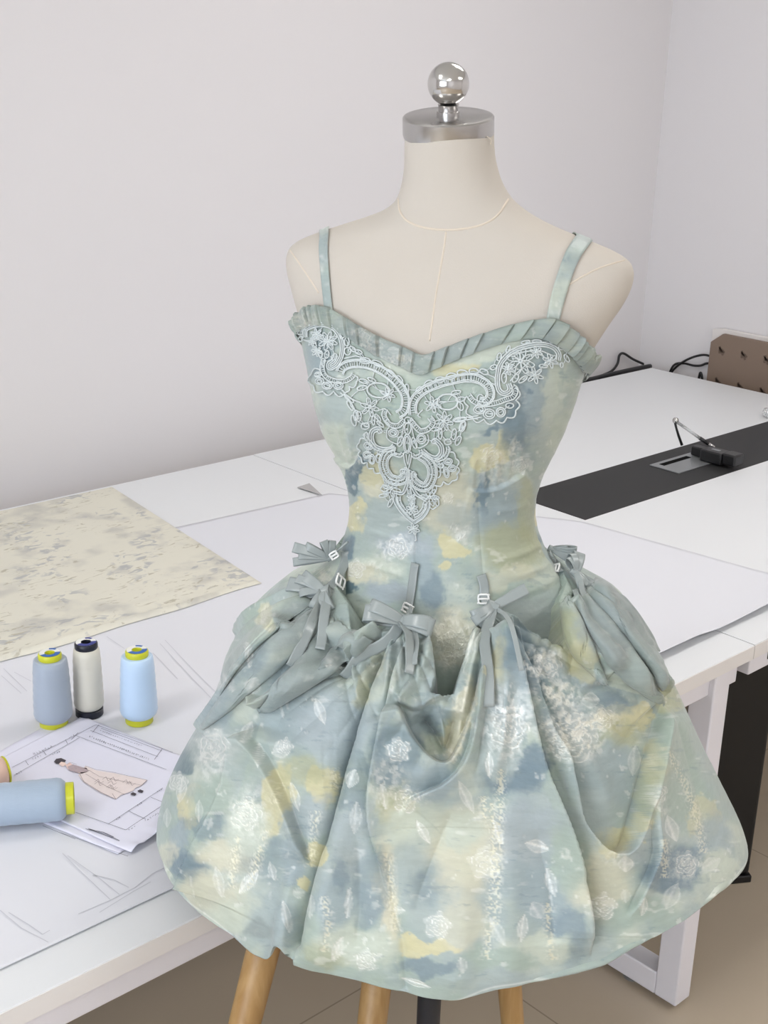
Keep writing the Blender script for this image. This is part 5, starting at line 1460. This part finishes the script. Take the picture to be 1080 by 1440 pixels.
for q in [(85, 490, 22, 16, -40), (140, 452, 26, 16, -25), (205, 432, 28, 16, -10), (270, 412, 28, 18, -10), (335, 392, 30, 16, 0), (402, 385, 28, 18, 10), (460, 388, 24, 14, 20), (515, 362, 20, 14, -30), (600, 255, 10, 22, 20), (548, 300, 12, 24, 10), (700, 212, 26, 10, -10), (765, 206, 26, 10, 0), (855, 196, 18, 18, 0), (945, 238, 30, 26, 0), (945, 238, 16, 14, 0), (935, 302, 10, 24, -30), (905, 342, 8, 14, 0), (905, 240, 16, 12, 0), (575, 422, 14, 32, 0), (640, 425, 14, 26, 30), (682, 430, 12, 30, 50), (300, 505, 28, 11, -10), (325, 545, 28, 12, -10), (325, 586, 16, 26, -30), (318, 662, 34, 12, -5), (340, 702, 14, 30, 20), (800, 350, 24, 10, 0), (440, 540, 18, 22, 0)]: loop(B_, *q)
line(B_, (300, 660), (360, 650), (430, 640)); line(B_, (480, 400), (520, 420), (530, 460)); line(B_, (450, 470), (500, 455), (535, 470)); line(B_, (610, 440), (660, 380), (720, 330)); line(B_, (600, 290), (680, 270), (780, 260), (860, 290))
# centre motif
band(C_, [(300, 85), (292, 140), (335, 200), (400, 212), (455, 168)], 34, 2, 2.4); band(C_, [(655, 145), (682, 190), (640, 240), (580, 252), (525, 200), (495, 160)], 34, 2, 2.4)
loop(C_, 480, 170, 26, 24); 
for q in [(480, 235, 26, 46), (475, 355, 30, 76), (420, 335, 20, 42, 15), (532, 350, 18, 46, -15), (365, 270, 40, 32), (588, 316, 36, 38), (365, 270, 26, 19), (588, 316, 24, 25), (475, 355, 18, 60)]: loop(C_, *q)
line(C_, (445, 430), (455, 500), (480, 560), (500, 500), (512, 430)); line(C_, (445, 430), (480, 415), (512, 430)); line(C_, (465, 440), (480, 520), (494, 440))
line(C_, (310, 250), (315, 310), (360, 345), (410, 350), (440, 250), (450, 180)); line(C_, (640, 280), (645, 340), (600, 380), (550, 380), (520, 270), (510, 190))
band(C_, [(262, 265), (245, 238), (200, 255), (188, 310), (215, 372), (280, 400), (340, 395), (372, 370)], 34); loop(C_, 258, 255, 18, 16)
band(C_, [(688, 345), (700, 330), (742, 370), (748, 430), (705, 470), (645, 452), (595, 410)], 34); loop(C_, 690, 338, 18, 16)
BL = [(385, 405), (325, 425), (290, 480), (292, 550), (330, 620), (390, 648), (448, 635), (460, 592), (432, 572)]
BR = [(575, 445), (635, 485), (672, 545), (672, 620), (635, 688), (585, 695), (530, 655), (508, 600), (520, 575)]
for Q in (BL, BR):
    band(C_, Q, 50, 2, 2.6)
    for d in (-6.4, 6.4, 0.2): cord(offs(spline([C_(*p) for p in Q], 10), d), .00085, .0026, raw=True)
band(C_, [(375, 380), (365, 430), (420, 450), (440, 430)], 22, 2, 2.4); band(C_, [(580, 400), (585, 440), (540, 460), (515, 440)], 22, 2, 2.4)
for q in [(165, 372, 36, 26, 30), (158, 440, 32, 26), (196, 480, 24, 40), (250, 470, 20, 34, 10), (260, 420, 22, 22), (165, 372, 22, 15, 30), (158, 440, 20, 15), (196, 480, 14, 26), (800, 495, 34, 26), (832, 550, 32, 26), (785, 582, 22, 42, -10), (710, 508, 22, 17), (720, 580, 22, 44), (800, 495, 20, 14), (832, 550, 18, 14), (785, 582, 12, 28, -10), (750, 530, 16, 16)]: loop(C_, *q)
scallop(C_, [(155, 262), (140, 315), (95, 345), (105, 410), (110, 465), (155, 510), (205, 548), (265, 585)][::-1]); scallop(C_, [(800, 375), (800, 425), (858, 470), (866, 535), (868, 595), (830, 650), (760, 655), (700, 685)])
band(C_, [(150, 265), (150, 310), (190, 350), (230, 400)], 22, 2, 2.4); band(C_, [(800, 380), (795, 430), (760, 470), (700, 490)], 22, 2, 2.4)
flower(C_, 352, 712, 76, 6); flower(C_, 652, 782, 76, 6, .1); flower(C_, 515, 880, 48, 8); flower(C_, 525, 1040, 50, 6); flower(C_, 510, 785, 36, 6)
band(C_, [(378, 745), (388, 820), (432, 890), (490, 955), (532, 985)], 26, 2, 0); band(C_, [(640, 815), (640, 870), (600, 935), (532, 985)], 26, 2, 0)
band(C_, [(412, 775), (420, 830), (455, 885), (500, 930)], 20, 2, 2.4); band(C_, [(610, 830), (606, 870), (570, 915), (530, 940)], 20, 2, 2.4)
band(C_, [(378, 742), (440, 750), (470, 690), (482, 615)], 18, 2, 0); band(C_, [(498, 615), (520, 700), (560, 765), (635, 810)], 18, 2, 0); band(C_, [(490, 640), (490, 700), (500, 760)], 26, 2, 2.4)
for q in [(88, 140, 20, 38), (140, 215, 32, 24), (50, 170, 18, 42, -15), (150, 205, 20, 14), (850, 280, 18, 42, 10), (800, 340, 28, 22), (882, 330, 18, 38, 25), (740, 275, 15, 44), (900, 165, 48, 14, -10), (915, 215, 18, 42, 25), (700, 240, 34, 14, -10), (300, 640, 10, 34, -20), (690, 720, 16, 34, 15), (710, 820, 14, 34, -10), (345, 830, 14, 36, 25), (290, 770, 34, 14, -10), (300, 715, 30, 22, 0), (260, 200, 34, 12, 40), (240, 150, 34, 12, 50), (205, 170, 12, 36, 0), (530, 600, 14, 24, -20), (440, 575, 20, 18)]: loop(C_, *q)
line(C_, (525, 1060), (535, 1100), (540, 1137)); line(C_, (720, 850), (680, 880), (650, 860)); line(C_, (280, 160), (330, 210), (310, 250)); line(C_, (600, 90), (560, 130), (580, 150)); line(C_, (950, 140), (960, 150), (1040, 165)); line(C_, (860, 180), (940, 170), (1070, 150))
cc_ = np.array(CENT)
done = set()
for i in range(len(cc_)):
    d_ = np.hypot(*(cc_ - cc_[i]).T); o2 = [j for j in np.argsort(d_) if 7 < d_[j] < 26][:3]
    for j in o2:
        if (min(i, j), max(i, j)) in done: continue
        done.add((min(i, j), max(i, j)))
        m_ = (cc_[i] + cc_[j]) / 2 + RNG.uniform(-2, 2, 2)
        cord([cc_[i], m_, cc_[j]], 0.00055, 0.0016, n=4)
lace.build('lace_applique', M['lace'], dress, smooth=True, label='pale silver-grey lace motif')

# ---- loose drapes of organza pulled up under the outer bows
def drape(ea, eb, lift, mixg, seed, skew=.5, ridges=1):
    A = spline(ea, 10); B = spline(eb, 10)
    n, m = 70, 34
    ra = lambda Q: np.stack([np.interp(np.linspace(0, 1, n), np.linspace(0, 1, len(Q)), Q[:, k]) for k in (0, 1)], 1)
    A, B = ra(A), ra(B)
    v = np.linspace(0, 1, m)
    P = np.zeros((n, m, 3)); Nr = np.zeros((n, m, 3)); ok = True
    for i in range(n):
        for j in range(m):
            q = A[i] * (1 - v[j]) + B[i] * v[j]
            h = first_hit(q[0], q[1], [tree_skirt, tree_bod])
            if h is None: h = (P[i, j - 1], Nr[i, j - 1]) if j else (P[i - 1, j], Nr[i - 1, j])
            P[i, j], Nr[i, j] = h[0], h[1]
    for _ in range(14):
        P[1:-1] = (P[:-2] + 2 * P[1:-1] + P[2:]) / 4
        P[:, 1:-1] = (P[:, :-2] + 2 * P[:, 1:-1] + P[:, 2:]) / 4
        Nr[1:-1] = (Nr[:-2] + 2 * Nr[1:-1] + Nr[2:]) / 4
    Nr /= np.linalg.norm(Nr, axis=2)[..., None] + 1e-9
    t = np.linspace(0, 1, n)[:, None]; vv_ = v[None, :]
    w_ = vv_ ** (math.log(.5) / math.log(skew))
    prof = np.sin(np.pi * w_) ** .55
    if ridges > 1: prof = prof * (.72 + .28 * np.abs(np.sin(np.pi * ridges * vv_)))
    hgt = lift * prof * sstep(0, .12, t) * (.55 + .45 * sstep(0, .6, t)) * (1 - .55 * sstep(.85, 1, t))
    V = P + Nr * (0.0025 + hgt)[..., None]
    q = project(V).reshape(-1, 2)
    tint, foil = print_on(q[:, 0], q[:, 1], 200, N_BOD, len(PATCH), seed)
    tint = tint * (1 - mixg) + PAL['grey'] * .92 * mixg
    o = fast_mesh('drape', V, grid_faces(m, n), M['dress'], dress, dict(tint=tint, foil=foil * (1 - mixg)))
    sm = o.modifiers.new('thickness', 'SOLIDIFY'); sm.thickness = 0.0009
    return o
drape([(804, 832), (826, 882), (858, 934), (892, 968), (924, 990)], [(820, 828), (856, 868), (892, 915), (918, 956), (929, 984)], .012, .62, 21, .62)
drape([(819, 828), (852, 864), (884, 904), (912, 940), (930, 968)], [(832, 824), (868, 856), (900, 893), (922, 925), (938, 952)], .010, .75, 22, .6)
drape([(828, 822), (850, 842), (874, 868), (894, 896), (908, 922)], [(836, 814), (860, 828), (884, 852), (904, 880), (924, 914)], .009, .85, 23, .5)
drape([(790, 846), (793, 870), (800, 905), (818, 934), (846, 962)], [(802, 840), (818, 872), (834, 906), (846, 936), (852, 962)], .008, .1, 24, .55)
drape([(524, 900), (487, 929), (435, 961), (394, 985), (364, 1001)], [(462, 868), (436, 900), (410, 938), (386, 966), (364, 994)], .0075, .38, 25, .3)
drape([(458, 862), (424, 904), (382, 948), (340, 988), (290, 1026)], [(444, 852), (404, 880), (362, 918), (326, 956), (284, 1020)], .0070, .32, 26, .34)
drape([(440, 850), (400, 878), (362, 912), (332, 946), (312, 978)], [(430, 836), (396, 846), (362, 866), (340, 888), (322, 920)], .0065, .22, 27, .36)

# ---- garter tabs, buckles and ribbon bows
def tab(pts, w, m=None):
    return lay(pts, w, 0.0032, 'garter_tab', m or M['ribbon'], dress, [tree_bod, tree_body, tree_skirt], 5, th=0.0014)
def buckle(px, py, w, h, an, parent, at_=None):
    hh = first_hit(px, py, ALLT) if at_ is None else (at_, -FW, 0)
    c = hh[0] + hh[1] * 0.0065; s = pxm(c)
    o = hh[1]; r = np.cross(UPV, o); r /= np.linalg.norm(r); u = np.cross(o, r)
    ca, sa = math.cos(math.radians(an)), math.sin(math.radians(an))
    r, u = r * ca + u * sa, -r * sa + u * ca
    w, h = w * s / 2, h * s / 2
    mb = MB()
    rect_ = [(-1, -1), (-.6, -1.15), (.6, -1.15), (1, -1), (1.05, -.3), (1.05, .3), (1, 1), (.6, 1.15), (-.6, 1.15), (-1, 1), (-1.05, .3), (-1.05, -.3)]
    mb.tube([c + r * w * a + u * h * b_ for a, b_ in rect_], 0.0012, 8, closed=True)
    mb.tube([c - r * w, c + r * w], 0.0012, 8)
    mb.tube([c - r * w * 1.0 - u * h * .9, c - r * w * 1.25 - u * h * 1.2], 0.0012, 8); mb.tube([c + r * w * 1.0 + u * h * .9, c + r * w * 1.25 + u * h * 1.2], 0.0012, 8)
    return mb.build('buckle', M['white'], parent, smooth=True, label='white buckle')

def bow(px, py, loops, tails, at_=None, knot=(12, 10), an=0):
    if at_ is None:
        h = first_hit(px, py, ALLT); c = h[0] + h[1] * 0.008; o = h[1] * .6 - LOOK * .4; o /= np.linalg.norm(o)
    else: c, o = np.asarray(at_, float), -FW * .8 + UPV * .2
    s = pxm(c)
    r = np.cross(UPV, o); r /= np.linalg.norm(r); u = np.cross(o, r)
    ca, sa = math.cos(math.radians(an)), math.sin(math.radians(an))
    kr, ku = r * ca + u * sa, -r * sa + u * ca
    # the wrapped knot
    th = np.linspace(0, 2 * np.pi, 24, endpoint=False)
    ringp = [c + ku * math.cos(t) * knot[1] * s * .5 + o * math.sin(t) * 0.0042 for t in th] + [c + ku * knot[1] * s * .5]
    V, G = strip(ringp, kr, knot[0] * s, th=.001)
    root = obj('ribbon_bow', V, G, M['ribbon'], dress, True, 'grey satin ribbon bow')
    for (a, L_, w, bulge, *rest) in loops:
        d = r * math.cos(math.radians(a)) + u * math.sin(math.radians(a))
        wd = np.cross(o, d)
        twist = rest[0] if rest else 0.0
        wd = wd * math.cos(twist) + o * math.sin(twist)
        ob = o * math.cos(twist) - np.cross(o, d) * math.sin(twist)
        t = np.linspace(0, 2 * np.pi, 34)
        x = (1 - np.cos(t)) / 2; y = np.sin(t)
        Pth = c + d * (L_ * s * x)[:, None] + ob * (1.7 * bulge * s * y * (0.35 + .65 * np.sqrt(x)))[:, None] + o * (0.002 + .004 * x)[:, None]
        wv = w * s * (0.55 + .45 * np.sqrt(x))
        V, G = strip(Pth, wd, wv, th=.0007)
        obj('loop', V, G, M['ribbon'], root, True)
    for (pts, w) in tails:
        P, nr = surf_path(pts, 0.006, ALLT, 7)
        if len(P) < 3: continue
        for _ in range(10): P[1:-1] = (P[:-2] + 2 * P[1:-1] + P[2:]) / 4
        P[1:] += nr.mean(0) * .004
        P[0] = c + o * 0.001
        P[1] = (P[0] + P[2]) / 2
        T = np.gradient(P, axis=0); Wd = np.cross(nr.mean(0), T)
        obj('tail', *strip(P, Wd, w * s, th=.0007), M['ribbon'], root, True)
    return root
b_ = buckle
t0 = tab([(586, 792), (583, 815), (579, 845), (576, 868)], 13); buckle(578, 855, 15, 11, -8, t0)
t1 = tab([(675, 808), (679, 824), (683, 842), (686, 852)], 14); buckle(682, 842, 14, 11, 10, t1)
t2 = tab([(489, 776), (482, 795), (474, 812), (466, 828)], 13); buckle(473, 819, 14, 15, 40, t2)
t3 = tab([(770, 778), (780, 792), (790, 806)], 10); buckle(786, 803, 12, 10, -50, t3)
bow(566, 878, [(174, 54, 25, 7), (160, 50, 20, 9), (-14, 46, 28, 7), (-8, 42, 22, 9)], [([(560, 886), (530, 906), (500, 930), (480, 946)], 18), ([(572, 888), (572, 915), (569, 948)], 14), ([(585, 890), (590, 915), (592, 935)], 8)], an=-12, knot=(16, 20))
bow(689, 855, [(200, 36, 16, 5), (212, 38, 15, 5), (224, 36, 12, 4), (24, 54, 17, 1.2)], [([(688, 866), (687, 900), (686, 950), (685, 993)], 15), ([(698, 862), (714, 874), (726, 900), (736, 945)], 7)], an=-20, knot=(17, 15))
bow(460, 838, [(160, 40, 18, 6), (184, 54, 22, 3), (172, 44, 14, 6), (-72, 28, 13, 4), (-48, 36, 12, 4), (-95, 30, 12, 4), (205, 34, 14, 4)], [([(455, 848), (436, 874), (420, 905), (404, 935)], 15), ([(462, 850), (455, 880), (446, 918)], 14)], an=20, knot=(16, 18))
bow(803, 812, [(84, 26, 12, 5), (58, 30, 18, 4), (105, 22, 10, 4), (-105, 28, 12, 4, .6), (-80, 34, 11, 4, .5), (-58, 44, 10, 3, .6), (-92, 30, 9, 4)], [([(812, 822), (826, 845), (842, 880)], 8)], an=-60, knot=(14, 12))
cL = atD(464, 784, D0 - 0.02)
bow(464, 784, [(108, 30, 12, 5, .3), (84, 30, 10, 5, .3), (162, 54, 15, 4, .25), (176, 44, 12, 4, .3), (190, 52, 12, 4, .3), (150, 40, 12, 4)], [], at_=cL, an=30, knot=(10, 10))
mb = MB().tube([atD(489, 762, D0 - .03), atD(476, 773, D0 - .025), cL], 0.0014, 8)
tcord = mb.build('garter_tab', M['ribbon'], dress, smooth=True); buckle(0, 0, 10, 8, 35, tcord, at_=atD(470, 778, D0 - .025))
cR = atD(776, 772, D0 - 0.01)
bow(776, 772, [(-2, 34, 13, 4, .3), (-16, 36, 12, 4, .3), (-32, 34, 12, 4), (10, 22, 8, 3)], [], at_=cR, an=-20, knot=(10, 10))
